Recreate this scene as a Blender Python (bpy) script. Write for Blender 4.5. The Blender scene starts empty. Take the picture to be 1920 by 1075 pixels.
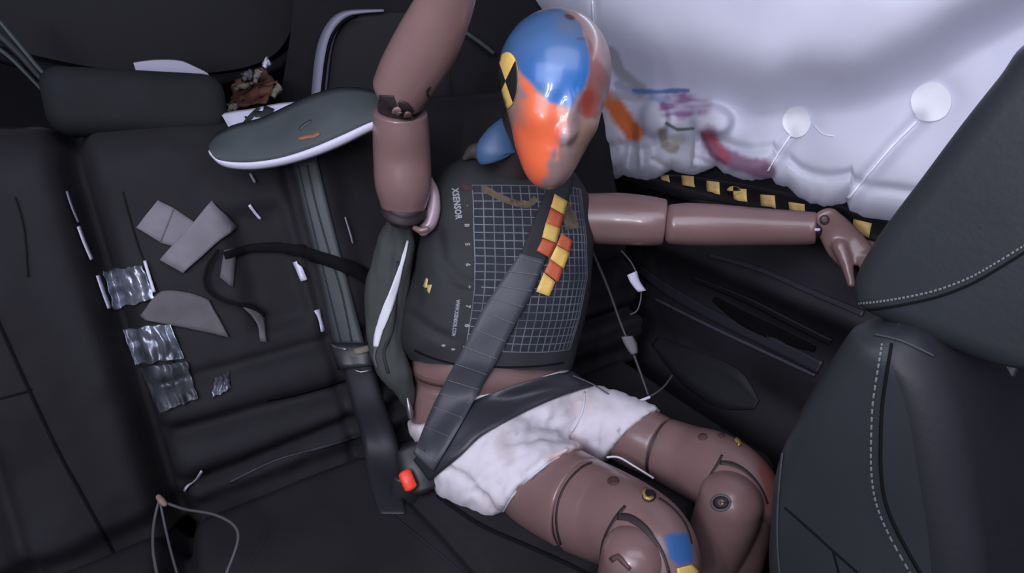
import bpy, bmesh, math, random
from mathutils import Vector, Matrix, noise
from mathutils.bvhtree import BVHTree
from math import sin, cos, pi, radians, sqrt, exp
random.seed(7)
sc = bpy.context.scene
col = sc.collection

# ------------------------------------------------------------------ camera
CAM = Vector((0, 0, 1.2)); FPX = 1000.0
yaw, pit = radians(30.5), radians(27)
F = Vector((sin(yaw)*cos(pit), cos(yaw)*cos(pit), -sin(pit)))
R = Vector((cos(yaw), -sin(yaw), 0)); U = R.cross(F)
cam = bpy.data.cameras.new('camera'); camo = bpy.data.objects.new('camera', cam); col.objects.link(camo)
cam.sensor_width = 36; cam.lens = 36*FPX/1920; cam.clip_start = .02; cam.clip_end = 50
camo.matrix_world = Matrix(((R.x, U.x, -F.x, CAM.x), (R.y, U.y, -F.y, CAM.y), (R.z, U.z, -F.z, CAM.z), (0, 0, 0, 1)))
sc.camera = camo
# ------------------------------------------------------------------ world, lamps, exposure
w = bpy.data.worlds.new('world'); sc.world = w; w.use_nodes = True
w.node_tree.nodes['Background'].inputs[0].default_value = (.62, .66, .9, 1)
w.node_tree.nodes['Background'].inputs[1].default_value = .35
sc.view_settings.view_transform = 'Standard'; sc.view_settings.look = 'None'
sc.view_settings.exposure = 0; sc.view_settings.gamma = 1
def area(name, loc, target, sx, sy, power, colr=(.9, .9, 1)):
    l = bpy.data.lights.new(name, 'AREA'); l.shape = 'RECTANGLE'; l.size = sx; l.size_y = sy; l.energy = power; l.color = colr
    o = bpy.data.objects.new(name, l); col.objects.link(o); o.location = loc
    o.rotation_euler = (Vector(target)-Vector(loc)).to_track_quat('-Z', 'Y').to_euler(); return o
area('key_fill', (-.5, .05, 1.79), (.75, .8, .8), 1.4, .9, 23, (.78, .80, 1))  # unseen panel added as key light, high on the left of the cabin
area('roof_fill', (.25, .15, 1.72), (.75, .95, .8), 1.1, .6, 8, (.84, .85, 1))  # unseen broad panel added overhead to brighten airbag and dummy
area('outside_light', (1.7, .75, 1.45), (1.0, .75, 1.3), 2.0, .8, 36, (.78, .80, 1))  # unseen panel added past the side window to backlight the airbag
area('strip_lamp', (-.43, .06, 1.24), (.45, .7, 1.05), .012, .15, 2.2, (.95, .95, 1))
area('strip_lamp', (-.34, -.04, 1.22), (.45, .7, 1.05), .012, .17, 2.2, (.95, .95, 1))

# ------------------------------------------------------------------ helpers
def uv(px, py): return ((px-960)/FPX, (537.5-py)/FPX)
def ray(px, py):
    u, v = uv(px, py); return F+R*u+U*v
def P(px, py, d): return CAM+ray(px, py)*d
def on_plane(px, py, pt, n):
    r = ray(px, py); return CAM+r*((Vector(pt)-CAM).dot(n)/r.dot(n))
def onX(px, py, x): return on_plane(px, py, (x, 0, 0), Vector((1, 0, 0)))
def onZ(px, py, z): return on_plane(px, py, (0, 0, z), Vector((0, 0, 1)))
def onY(px, py, y): return on_plane(px, py, (0, y, 0), Vector((0, 1, 0)))
def proj(p):
    q = p-CAM; d = q.dot(F); return (960+FPX*q.dot(R)/d, 537.5-FPX*q.dot(U)/d, d)
def interp(tab, x):
    if x <= tab[0][0]: return tab[0][1]
    for (a, b), (c, d) in zip(tab, tab[1:]):
        if x <= c:
            return b+(d-b)*(x-a)/(c-a)
    return tab[-1][1]
def sstep(a, b, x):
    t = max(0, min(1, (x-a)/(b-a))); return t*t*(3-2*t)
def catmull(pts, n):
    out = []; m = len(pts)
    for i in range(m-1):
        p0 = pts[max(0, i-1)]; p1 = pts[i]; p2 = pts[i+1]; p3 = pts[min(m-1, i+2)]
        for k in range(n):
            t = k/n
            out.append(tuple(.5*((2*b)+(c-a)*t+(2*a-5*b+4*c-d)*t*t+(3*b-a-3*c+d)*t**3) for a, b, c, d in zip(p0, p1, p2, p3)))
    out.append(tuple(pts[-1])); return out
def mobj(name, verts, faces, mt, parent=None, smooth=True, cols=None):
    me = bpy.data.meshes.new(name); me.from_pydata([tuple(v) for v in verts], [], faces); me.update()
    bm = bmesh.new(); bm.from_mesh(me); bmesh.ops.recalc_face_normals(bm, faces=bm.faces); bm.to_mesh(me); bm.free()
    return link(name, me, mt, parent, smooth, cols)
def link(name, me, mt, parent=None, smooth=True, cols=None):
    if cols:
        at = me.color_attributes.new('paint', 'FLOAT_COLOR', 'POINT')
        for i, c in enumerate(cols): at.data[i].color = (c[0], c[1], c[2], 1)
    if smooth:
        for p in me.polygons: p.use_smooth = True
    o = bpy.data.objects.new(name, me); me.materials.append(mt) if mt else None; col.objects.link(o)
    if parent: setpar(o, parent)
    return o
def wmat(o):
    m = Matrix.Translation(o.location) if o.type == 'EMPTY' else Matrix.Identity(4)
    return m
def setpar(o, p):
    o.parent = p
    o.matrix_parent_inverse = wmat(p).inverted()
def thing(name, label, cat, loc=(0, 0, 0), group=None):
    o = bpy.data.objects.new(name, None); col.objects.link(o); o.location = loc; o.empty_display_size = .05
    o['label'] = label; o['category'] = cat
    if group: o['group'] = group
    return o
def tag(o, label, cat, group=None):
    o['label'] = label; o['category'] = cat
    if group: o['group'] = group
    return o
def struct(o): o['kind'] = 'structure'; return o
def mod(o, kind, **k):
    m = o.modifiers.new(kind.lower(), kind)
    for a, b in k.items(): setattr(m, a, b)
    return m
def bake(o):
    dg = bpy.context.evaluated_depsgraph_get(); me = bpy.data.meshes.new_from_object(o.evaluated_get(dg)); o.modifiers.clear(); o.data = me; return o

# ------------------------------------------------------------------ materials
def mat(name, c, rough=.6, metal=0, spec=.5, bump=0, bscale=200, var=0, vscale=8, paint=False, coat=0, trans=0, bdist=.001):
    m = bpy.data.materials.new(name); m.use_nodes = True; nt = m.node_tree; b = nt.nodes['Principled BSDF']
    b.inputs['Base Color'].default_value = (*c, 1); b.inputs['Roughness'].default_value = rough; b.inputs['Metallic'].default_value = metal
    b.inputs['Specular IOR Level'].default_value = spec; b.inputs['Coat Weight'].default_value = coat; b.inputs['Coat Roughness'].default_value = .12
    tc = nt.nodes.new('ShaderNodeTexCoord'); src = None
    if paint:
        a = nt.nodes.new('ShaderNodeVertexColor'); a.layer_name = 'paint'; src = a.outputs[0]
    if var:
        n = nt.nodes.new('ShaderNodeTexNoise'); n.inputs['Scale'].default_value = vscale; n.inputs['Detail'].default_value = 6
        nt.links.new(tc.outputs['Object'], n.inputs['Vector'])
        mr = nt.nodes.new('ShaderNodeMapRange'); mr.inputs['From Min'].default_value = .3; mr.inputs['From Max'].default_value = .7
        mr.inputs['To Min'].default_value = 1-var; mr.inputs['To Max'].default_value = 1+var; nt.links.new(n.outputs[0], mr.inputs[0])
        mx = nt.nodes.new('ShaderNodeVectorMath'); mx.operation = 'SCALE'
        if src: nt.links.new(src, mx.inputs[0])
        else: mx.inputs[0].default_value = c
        nt.links.new(mr.outputs[0], mx.inputs['Scale']); src = mx.outputs[0]
    if src: nt.links.new(src, b.inputs['Base Color'])
    if bump:
        n = nt.nodes.new('ShaderNodeTexNoise'); n.inputs['Scale'].default_value = bscale; n.inputs['Detail'].default_value = 4
        nt.links.new(tc.outputs['Object'], n.inputs['Vector'])
        bp = nt.nodes.new('ShaderNodeBump'); bp.inputs['Strength'].default_value = bump; bp.inputs['Distance'].default_value = bdist
        nt.links.new(n.outputs[0], bp.inputs['Height']); nt.links.new(bp.outputs[0], b.inputs['Normal'])
    return m
SKIN = (.195, .117, .112)
M = dict(
 skin=mat('dummy_vinyl', SKIN, .33, spec=.5, var=.10, vscale=9, bump=.12, bscale=60, coat=.25),
 skinp=mat('painted_vinyl', SKIN, .33, paint=True, var=.08, vscale=20, bump=.12, bscale=60, coat=.25),
 head=mat('painted_head', SKIN, .34, paint=True, var=.06, vscale=30, coat=.35),
 dark=mat('joint_rubber', (.02, .012, .014), .6),
 steel=mat('joint_steel', (.25, .24, .26), .35, metal=.8),
 brass=mat('brass', (.5, .36, .1), .45, metal=.5),
 vest=mat('jacket_neoprene', (.0145, .016, .018), .75, bump=.4, bscale=300, var=.15, vscale=14),
 flap=mat('jacket_side_cloth', (.034, .038, .036), .8, bump=.4, bscale=200, var=.2, vscale=20),
 white=mat('white_strip', (.62, .62, .68), .6),
 print=mat('pale_print', (.26, .27, .29), .6),
 yprint=mat('yellow_print', (.5, .4, .15), .6),
 shorts=mat('white_jersey', (.62, .58, .62), .9, paint=True, bump=.5, bscale=500, var=.06, vscale=25),
 belt=mat('belt_webbing', (.055, .058, .072), .5, bump=.5, bscale=700),
 lap=mat('lap_webbing', (.03, .031, .04), .42, bump=.4, bscale=700),
 beltline=mat('belt_print_line', (.11, .115, .12), .6),
 cbelt=mat('centre_webbing', (.04, .046, .05), .55, bump=.5, bscale=700),
 yellow=mat('yellow_sticker', (.72, .47, .12), .5, var=.12, vscale=40),
 yellow2=mat('yellow_tape', (.9, .62, .22), .45, var=.18, vscale=30),
 orange=mat('orange_sticker', (.50, .10, .04), .5, var=.1, vscale=40),
 black=mat('black_sticker', (.012, .012, .014), .4),
 bag=mat('airbag_cloth', (.66, .66, .74), .85, paint=True, bump=.3, bscale=350, bdist=.0006),
 bagw=mat('airbag_patch', (.93, .93, .98), .85),
 seatf=mat('seat_cloth', (.0145, .0138, .0165), .85, spec=.25, bump=.5, bscale=350, var=.3, vscale=5),
 seatd=mat('seat_cloth_dark', (.007, .0068, .008), .9, spec=.15, bump=.4, bscale=300, var=.25, vscale=6),
 leather=mat('seat_leather', (.025, .0285, .033), .5, spec=.35, bump=.25, bscale=160, var=.22, vscale=3.5),
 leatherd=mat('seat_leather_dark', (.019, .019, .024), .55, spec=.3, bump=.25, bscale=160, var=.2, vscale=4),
 seam=mat('seam_black', (.006, .006, .007), .9, spec=.1),  # near-black for seams, gasket, strap and cable
 stitch=mat('grey_thread', (.14, .145, .15), .7),
 door=mat('door_plastic', (.020, .0185, .023), .55, spec=.35, bump=.4, bscale=250, var=.25, vscale=6),
 doorl=mat('door_ridge', (.03, .029, .04), .4, bump=.3, bscale=200),
 shell=mat('cabin_lining', (.012, .012, .014), .9, spec=.2, var=.3, vscale=4),
 glass=mat('dark_glass', (.009, .009, .011), .6, spec=.2),
 seal=mat('grey_seal', (.22, .215, .30), .5),
 pillar=mat('pillar_trim', (.05, .06, .064), .7, spec=.3, var=.25, vscale=9),
 pale=mat('pale_plastic', (.55, .54, .66), .55),
 brown=mat('brown_foam', (.09, .035, .02), .8, var=.6, vscale=30, bump=.8, bscale=60),
 cream=mat('torn_edge', (.16, .14, .11), .8),
 tape=mat('grey_paper_tape', (.155, .145, .165), .75, var=.1, vscale=40, bump=.2, bscale=80),
 taped=mat('grey_tape_dim', (.085, .08, .088), .75, var=.12, vscale=40),
 shiny=mat('clear_shiny_tape', (.20, .215, .26), .3, spec=.8, metal=.6, var=.6, vscale=18, bump=.6, bscale=60, bdist=.003),
 red=mat('red_button', (.85, .05, .02), .4),
 buckle=mat('buckle_plastic', (.018, .018, .022), .45),
 cable=mat('grey_cable', (.07, .07, .075), .5),
 cabled=mat('dark_cable', (.03, .032, .034), .5),
 cablew=mat('white_cable', (.6, .56, .6), .5),
 blue=mat('blue_paint', (.03, .13, .36), .35),
)
def shade_translucent(m):
    nt = m.node_tree; b = nt.nodes['Principled BSDF']; out = nt.nodes['Material Output']
    tr = nt.nodes.new('ShaderNodeBsdfTranslucent'); mx = nt.nodes.new('ShaderNodeMixShader'); mx.inputs[0].default_value = .28
    nt.links.new(next(n for n in nt.nodes if n.type == 'VERTEX_COLOR').outputs[0], tr.inputs[0])
    nt.links.new(b.outputs[0], mx.inputs[1]); nt.links.new(tr.outputs[0], mx.inputs[2]); nt.links.new(mx.outputs[0], out.inputs[0])
shade_translucent(M['bag'])

# ------------------------------------------------------------------ shape builders
def rings(rs, close_start=True, close_end=True):
    """rs: list of rings of equal length -> verts, faces"""
    n = len(rs[0]); V = [p for r in rs for p in r]; Fc = []
    for i in range(len(rs)-1):
        for k in range(n):
            a = i*n+k; b = i*n+(k+1) % n; Fc.append((a, b, b+n, a+n))
    if close_start: Fc.append(tuple(range(n-1, -1, -1)))
    if close_end: Fc.append(tuple(range((len(rs)-1)*n, len(rs)*n)))
    return V, Fc
def sec(px, py, d, wpx): return (*P(px, py, d), wpx*d/FPX/2)
def limb_geo(secs, cap=(1, 1), sub=6, seg=40, flat=1.0, refdir=None):
    """secs (x,y,z,r); cap = roundness in radii at start/end (0 = flat with a small lip)"""
    pts = catmull(secs, sub); rs = []
    C3 = [Vector(p[:3]) for p in pts]; rad = [p[3] for p in pts]; n = len(C3)
    T = [(C3[min(n-1, i+1)]-C3[max(0, i-1)]).normalized() for i in range(n)]
    def ring(c, t, r):
        v = refdir if refdir else (c-CAM).normalized()
        A = t.cross(v)
        if A.length < 1e-3: A = t.cross(Vector((0, 0, 1)))
        A.normalize(); B = A.cross(t).normalized()
        return [c+A*(r*cos(2*pi*k/seg))+B*(r*flat*sin(2*pi*k/seg)) for k in range(seg)]
    def capr(c, t, r, q, sgn):
        out = []
        if q > 0:
            K = 8
            for k in range(1, K):
                a = (pi/2)*k/K; out.append(ring(c+t*(sgn*sin(a)*r*q), t, r*cos(a)))
            out.append(ring(c+t*(sgn*r*q), t, r*.03))
        else:
            e = .004
            for a in (30, 60, 90):
                a = radians(a); out.append(ring(c+t*(sgn*sin(a)*e), t, r-e*(1-cos(a))))
            out.append(ring(c+t*(sgn*e), t, r*.3))
        return out
    s = capr(C3[0], T[0], rad[0], cap[0], -1)[::-1]
    rs = s+[ring(C3[i], T[i], rad[i]) for i in range(n)]+capr(C3[-1], T[-1], rad[-1], cap[1], 1)
    return rings(rs)
def limb(name, secs, mt, parent=None, **k):
    colf = k.pop('colf', None); V, Fc = limb_geo(secs, **k)
    return mobj(name, V, Fc, mt, parent, cols=[colf(v) for v in V] if colf else None)
def tube(name, pts, r, mt, parent=None, sub=6, seg=8):
    return limb(name, [(*p, r) for p in pts], mt, parent, sub=sub, seg=seg, cap=(.5, .5))
def body_geo(secs, sub=6, seg=72, ex=2.4):
    """secs: (pl(px,py,d), pr(px,py,d), thick)"""
    flat = [(*P(*a), *P(*b), th) for a, b, th in secs]; pts = catmull(flat, sub); rs = []
    mids = [(Vector(p[:3])+Vector(p[3:6]))/2 for p in pts]; n = len(pts)
    for i, p in enumerate(pts):
        A = (Vector(p[3:6])-Vector(p[:3]))/2; t = (mids[min(n-1, i+1)]-mids[max(0, i-1)]).normalized(); B = t.cross(A).normalized()
        if B.dot(F) > 0: B = -B
        ring = []
        for k in range(seg):
            a = 2*pi*k/seg; c, s = cos(a), sin(a); e = 2/ex
            ring.append(mids[i]+A*(math.copysign(abs(c)**e, c))+B*(p[6]*math.copysign(abs(s)**e, s)))
        rs.append(ring)
    return rs
def bvh(o):
    me = o.data; return BVHTree.FromPolygons([v.co.copy() for v in me.vertices], [tuple(p.vertices) for p in me.polygons])
def hit(px, py, bs):
    r = ray(px, py).normalized(); best = None
    for b in bs:
        loc, nn, i, d = b.ray_cast(CAM, r)
        if loc and (best is None or d < best[2]):
            if nn.dot(r) > 0: nn = -nn
            best = (loc, nn, d)
    return best
def patch(name, fn, nu, nv, bs, off, mt, parent=None, th=.0006, fallback=None, smooth=True, rough=0):
    """a thin sheet lying on real surfaces: fn(u,v)->(px,py)"""
    V = []; ok = []; idx = {}
    for j in range(nv+1):
        for i in range(nu+1):
            px, py = fn(i/nu, j/nv); h = hit(px, py, bs)
            if h: idx[(i, j)] = len(V); V.append(h[0]+h[1]*off-ray(px, py).normalized()*off*.3)
            elif fallback: idx[(i, j)] = len(V); V.append(P(px, py, fallback))
    Fc = []
    for j in range(nv):
        for i in range(nu):
            q = [idx.get(k) for k in ((i, j), (i+1, j), (i+1, j+1), (i, j+1))]
            if None not in q:
                a = [V[t] for t in q]
                if max((a[0]-a[2]).length, (a[1]-a[3]).length) < .08: Fc.append(tuple(q))
    o = mobj(name, V, Fc, mt, parent, smooth)
    if th: mod(o, 'SOLIDIFY', thickness=th, offset=0)
    return o
def quadfn(a, b, c, d):
    return lambda u, v: tuple((a[k]*(1-u)+b[k]*u)*(1-v)+(d[k]*(1-u)+c[k]*u)*v for k in (0, 1))
def discfn(cx, cy, rx, ry, a0=0, a1=2*pi, r0=0, rot=0):
    def f(u, v):
        a = a0+(a1-a0)*u; r = r0+(1-r0)*v; x, y = rx*r*cos(a), ry*r*sin(a)
        return (cx+x*cos(rot)-y*sin(rot), cy+x*sin(rot)+y*cos(rot))
    return f
def linefn(pts, wd):
    c = catmull([tuple(p) if len(p) > 2 else (*p, wd) for p in pts], 8); n = len(c)
    def f(u, v):
        x = u*(n-1); i = min(n-2, int(x)); t = x-i
        a, b = c[i], c[i+1]; dx, dy = b[0]-a[0], b[1]-a[1]; L = sqrt(dx*dx+dy*dy) or 1
        px = a[0]+dx*t; py = a[1]+dy*t; w_ = a[2]+(b[2]-a[2])*t
        return (px-dy/L*w_*(v-.5), py+dx/L*w_*(v-.5))
    return f
def line(name, pts, wd, bs, mt, parent=None, off=.001, th=.0008, n=None, nv=2):
    L = sum(sqrt((a[0]-b[0])**2+(a[1]-b[1])**2) for a, b in zip(pts, pts[1:]))
    return patch(name, linefn(pts, wd), n or max(4, int(L/7)), nv, bs, off, mt, parent, th)
def edgefn(L, Rr):
    """two edge polylines -> strip; u across, v along"""
    a = catmull(L, 8); b = catmull(Rr, 8)
    def s(c, t):
        x = t*(len(c)-1); i = min(len(c)-2, int(x)); k = x-i; return [c[i][q]+(c[i+1][q]-c[i][q])*k for q in (0, 1)]
    def f(u, v):
        p, q = s(a, v), s(b, v); return (p[0]+(q[0]-p[0])*u, p[1]+(q[1]-p[1])*u)
    return f
def rbox(name, cx, sx, sy, sz, mt, parent=None, rot=None, bev=.01, seg=3):
    bm = bmesh.new(); bmesh.ops.create_cube(bm, size=1)
    for v in bm.verts: v.co = Vector((v.co.x*sx, v.co.y*sy, v.co.z*sz))
    bmesh.ops.bevel(bm, geom=bm.edges[:], offset=bev, segments=seg, affect='EDGES', profile=.5)
    m = (rot.to_4x4() if rot else Matrix.Identity(4)); m.translation = Vector(cx); bm.transform(m)
    me = bpy.data.meshes.new(name); bm.to_mesh(me); bm.free(); return link(name, me, mt, parent)
def textobj(name, s, org, ex, ey, bs, off, mt, parent):
    """flat lettering wrapped on a surface. org px, ex/ey = px vectors of one em"""
    cu = bpy.data.curves.new(name, 'FONT'); cu.body = s; cu.resolution_u = 2; cu.offset = .035; cu.space_character = 1.08
    o = bpy.data.objects.new(name, cu); col.objects.link(o); dg = bpy.context.evaluated_depsgraph_get(); dg.update()
    me = bpy.data.meshes.new_from_object(o.evaluated_get(dg)); bpy.data.objects.remove(o)
    for v in me.vertices:
        px = org[0]+ex[0]*v.co.x+ey[0]*v.co.y; py = org[1]+ex[1]*v.co.x+ey[1]*v.co.y
        h = hit(px, py, bs)
        v.co = h[0]+h[1]*off if h else P(px, py, 1)
    me.update(); return link(name, me, mt, parent, smooth=False)

def drape(name, L, Rr, bs, lift, mt, parent, nu=6, nv=60, th=.0016, ramp=None):
    f = edgefn(L, Rr); D = []; 
    for j in range(nv+1):
        row = []
        for i in range(nu+1):
            px, py = f(i/nu, j/nv); h = hit(px, py, bs); row.append((h[0]-CAM).dot(F) if h else None)
        D.append(row)
    m = [min([x for x in r if x is not None], default=None) for r in D]
    last = next(x for x in m if x is not None); mm = []
    for x in m:
        if x is None: x = last
        last = x; mm.append(x)
    D = [[x if x is not None else mm[j] for x in r] for j, r in enumerate(D)]
    for _ in range(14):   # webbing bridges hollows
        D = [[min(D[j][i], (D[max(0, j-1)][i]+D[min(nv, j+1)][i])/2*.999+.001*D[j][i]) if 0 < j < nv else D[j][i] for i in range(nu+1)] for j in range(nv+1)]
    for _ in range(3):
        D = [[(D[max(0, j-1)][i]+D[j][i]*2+D[min(nv, j+1)][i])/4 for i in range(nu+1)] for j in range(nv+1)]
    V = []; Fc = []
    for j in range(nv+1):
        for i in range(nu+1):
            px, py = f(i/nu, j/nv); V.append(P(px, py, D[j][i]-lift))
    for j in range(nv):
        for i in range(nu): a = j*(nu+1)+i; Fc.append((a, a+1, a+nu+2, a+nu+1))
    o = mobj(name, V, Fc, mt, parent); o2 = bvh(o); mod(o, 'SOLIDIFY', thickness=th, offset=0); return o, o2
# ================================================================== SETTING: cabin shell
def quad(name, pts, mt, th=.02, kind=True):
    o = mobj(name, pts, [tuple(range(len(pts)))], mt, None, smooth=False); mod(o, 'SOLIDIFY', thickness=th, offset=0)
    if kind: struct(o)
    return o
quad('floor', [(-1.1, -1.2, -.01), (1.1, -1.2, -.01), (1.1, 2.0, -.01), (-1.1, 2.0, -.01)], M['shell'])
quad('ceiling', [(-1.1, -.35, 1.86), (1.1, -.35, 1.86), (1.1, 2.0, 1.86), (-1.1, 2.0, 1.86)], M['shell'])
quad('wall_left', [(-1.1, -1.2, 0), (-1.1, 2.0, 0), (-1.1, 2.0, 1.86), (-1.1, -1.2, 1.86)], M['shell'])
quad('wall_back', [(-1.1, 2.0, 0), (1.1, 2.0, 0), (1.1, 2.0, 1.86), (-1.1, 2.0, 1.86)], M['shell'])
quad('wall_right', [(1.13, -1.2, 0), (1.13, 2.0, 0), (1.13, 2.0, .97), (1.13, -1.2, .97)], M['shell'])
quad('trim_9', [(1.13, -1.2, 1.70), (1.13, 2.0, 1.70), (1.13, 2.0, 1.86), (1.13, -1.2, 1.86)], M['shell'])
quad('trim_10', [(1.13, 1.70, .97), (1.13, 2.0, .97), (1.13, 2.0, 1.70), (1.13, 1.70, 1.70)], M['shell'])
quad('trim_11', [(1.13, -1.2, .97), (1.13, -.10, .97), (1.13, -.10, 1.70), (1.13, -1.2, 1.70)], M['shell'])
# luggage-area lining behind the seat (shelf sloping up to the tailgate)
quad('trim_1', [(-1.08, 1.16, .93), (1.08, 1.16, .93), (1.08, 1.95, .86), (-1.08, 1.95, .86)], M['shell'])
# tailgate glass with its rounded lower edge
def outline_panel(name, pxs, yplane, th, mt, parent=None, nrm=Vector((0, 1, 0))):
    c = catmull([tuple(p) for p in pxs], 6); pts = [on_plane(a, b, (0, yplane, 1.2), nrm) for a, b in c]
    n = len(pts); Vv = pts+[p+nrm*th for p in pts]
    Fc = [tuple(range(n)), tuple(range(2*n-1, n-1, -1))]+[(i, (i+1) % n, n+(i+1) % n, n+i) for i in range(n)]
    return mobj(name, Vv, Fc, mt, parent, smooth=False)
win = [(-180, -60), (-60, 60), (130, 118), (300, 138), (430, 132), (510, 105), (548, 50), (560, -20), (560, -90)]
struct(outline_panel('window_1', win+[(-180, -90)], 1.62, .02, M['glass']))
def px_ribbon(name, pts, wd, plane, nrm, th, mt, parent=None, n=40):
    f = linefn(pts, wd); V = []; Fc = []
    for j in range(n+1):
        for i in range(3):
            q = f(j/n, i/2); V.append(on_plane(*q, plane, nrm)-nrm*(th if i == 1 else th*.4)*(1 if nrm.dot(F) > 0 else -1))
    for j in range(n):
        for i in range(2): a = j*3+i; Fc.append((a, a+1, a+4, a+3))
    o = mobj(name, V, Fc, mt, parent); mod(o, 'SOLIDIFY', thickness=.004, offset=0); return o
struct(px_ribbon('trim_2', [(-120, 62), (20, 112), (150, 138), (300, 152), (440, 146), (530, 115), (572, 50), (582, -60)], 20, (0, 1.60, 0), Vector((0, 1, 0)), .012, M['seatd']))
# D-pillar and quarter window with the pale grey seal
nq = Vector((.35, .94, 0)).normalized(); qp = (.4, 1.45, 1.2)
def outline_n(name, pxs, plane, nrm, th, mt, parent=None, sub=6):
    c = catmull([tuple(p) for p in pxs], sub); pts = [on_plane(a, b, plane, nrm) for a, b in c]
    n = len(pts); Vv = pts+[p+nrm*th for p in pts]
    Fc = [tuple(range(n)), tuple(range(2*n-1, n-1, -1))]+[(i, (i+1) % n, n+(i+1) % n, n+i) for i in range(n)]
    return mobj(name, Vv, Fc, mt, parent, smooth=False)
struct(outline_n('trim_3', [(560, -120), (545, 60), (520, 210), (500, 330), (960, 330), (980, 200), (960, -120)], (.4, 1.5, 1.2), nq, .03, M['shell']))
struct(outline_n('window_2', [(612, 240), (616, 120), (630, 60), (665, 30), (740, 24), (860, 26), (905, 50), (930, 110), (935, 240)], qp, nq, .012, M['glass']))
o = px_ribbon('window_frame', [(594, 250, 26), (600, 160, 27), (607, 100, 27), (618, 62, 24), (636, 36, 19), (662, 24, 10), (720, 20, 4)], 26, (.4, 1.44, 1.2), nq, .014, M['seal']); setpar(o, bpy.data.objects['window_2'])
o = px_ribbon('window_gasket', [(600, 240, 4), (606, 160, 4), (614, 100, 4), (624, 66, 4), (642, 42, 3), (664, 30, 3)], 4, (.4, 1.42, 1.2), nq, .006, M['seam']); setpar(o, bpy.data.objects['window_2'])
# dark upholstery between quarter window and airbag
struct(outline_n('trim_4', [(866, -60), (846, 30), (840, 100), (850, 180), (852, 300), (1100, 320), (1100, -60)], (.62, 1.33, 1.2), nq, .02, M['shell']))
struct(px_ribbon('trim_5', [(858, 52), (880, 66), (905, 84), (925, 100)], 7, (.62, 1.31, 1.2), nq, .008, M['pillar']))
# left pillar edge lines behind the headrest
struct(px_ribbon('trim_6', [(-20, 50, 16), (30, 95, 14), (75, 145, 10), (112, 182, 8)], 12, (0, 1.33, 0), Vector((0, 1, 0)), .01, M['leatherd']))
struct(px_ribbon('trim_7', [(-20, 78, 5), (20, 108, 5), (60, 148, 4), (90, 180, 3)], 5, (0, 1.32, 0), Vector((0, 1, 0)), .01, M['pillar']))
struct(px_ribbon('trim_8', [(0, 40, 4), (40, 88, 5), (80, 135, 5), (112, 158, 4)], 5, (0, 1.31, 0), Vector((0, 1, 0)), .01, M['pillar']))

# ================================================================== DOOR (right side of car)
DX = 1.03
def door_surface():
    V = []; Fc = []; NY, NZ = 150, 110
    for j in range(NZ+1):
        z = .05+(1.02-.05)*j/NZ
        for i in range(NY+1):
            y = -.45+2.0*i/NY
            zz = z
            x = DX
            # belt-line shelf, armrest bulge and map-pocket
            x -= .05*exp(-((zz-(.70-.03*y))/.045)**2)*(1 if y < .95 else exp(-((y-.95)/.08)**2))
            x -= .03*exp(-((zz-(.82-.02*y))/.015)**2)
            x -= .055*sstep(.42, .30, zz)
            x += .02*exp(-((zz-.56)/.05)**2)
            x += .03*sstep(.93, 1.02, zz)
            V.append((x, y, z))
    n = NY+1
    for j in range(NZ):
        for i in range(NY): a = j*n+i; Fc.append((a, a+1, a+n+1, a+n))
    return V, Fc
V, Fc = door_surface(); door = mobj('door_1', V, Fc, M['door']); struct(door); mod(door, 'SOLIDIFY', thickness=.012, offset=1)
bdoor = bvh(door)
for nm, pts, wd, mt in (
    ('trim_strip', [(1330, 480, 6), (1420, 505, 9), (1520, 548, 10), (1620, 590, 12)], 10, 'doorl'),
    ('armrest_edge', [(1200, 505, 14), (1260, 548, 20), (1350, 598, 20), (1440, 640, 24), (1540, 690, 26)], 20, 'doorl'),
    ('armrest_edge', [(1230, 560, 4), (1330, 610, 5), (1440, 662, 5), (1530, 704, 5)], 5, 'seal'),
    ('pull_cup', [(1340, 560, 10), (1400, 600, 26), (1470, 632, 24), (1530, 655, 10)], 20, 'seam'),
    ('trim_strip', [(1300, 520, 8), (1400, 560, 10), (1480, 600, 10), (1560, 640, 10)], 8, 'leatherd'),
    ('door_pocket', [(1230, 640, 20), (1300, 690, 70), (1370, 730, 80), (1420, 760, 20)], 40, 'leatherd')):
    m = M[mt]
    if mt == 'seal': m = M.setdefault('edge', mat('pale_edge', (.075, .07, .10), .4))  # paler line along the armrest edge
    line(nm, pts, wd, [bdoor], m, door, off=.004, th=.004, nv=4)
# black and yellow marker tape along the window sill
base = line('marker_tape', [(1080, 322, 40), (1180, 340, 42), (1300, 352, 42), (1400, 368, 44), (1520, 395, 46), (1640, 430, 52), (1760, 460, 60)], 42, [bdoor], M['black'], door, off=.003, th=.001, nv=5)
for q in ([(1240, 330), (1257, 328), (1258, 345), (1242, 341)], [(1281, 328), (1304, 330), (1305, 354), (1282, 350)], [(1328, 338), (1352, 341), (1353, 366), (1328, 362)],
          [(1377, 352), (1403, 354), (1404, 380), (1378, 377)], [(1429, 364), (1456, 366), (1458, 391), (1430, 388)], [(1482, 378), (1512, 382), (1513, 398), (1484, 396)],
          [(1545, 398), (1573, 403), (1573, 414), (1550, 412)], [(1604, 410), (1638, 418), (1632, 447), (1600, 440)]):
    patch('tape_square', quadfn(*q), 3, 3, [bdoor], .006, M['yellow2'], door, .0012)
patch('round_target', discfn(1380, 357, 13, 9), 20, 2, [bdoor], .0075, M['yellow2'], door, .0008)
patch('target_quadrant', discfn(1380, 357, 13, 9, -pi/2, 0), 6, 2, [bdoor], .009, M['black'], door, .0006)
patch('target_quadrant', discfn(1380, 357, 13, 9, pi/2, pi), 6, 2, [bdoor], .009, M['black'], door, .0006)

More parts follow.
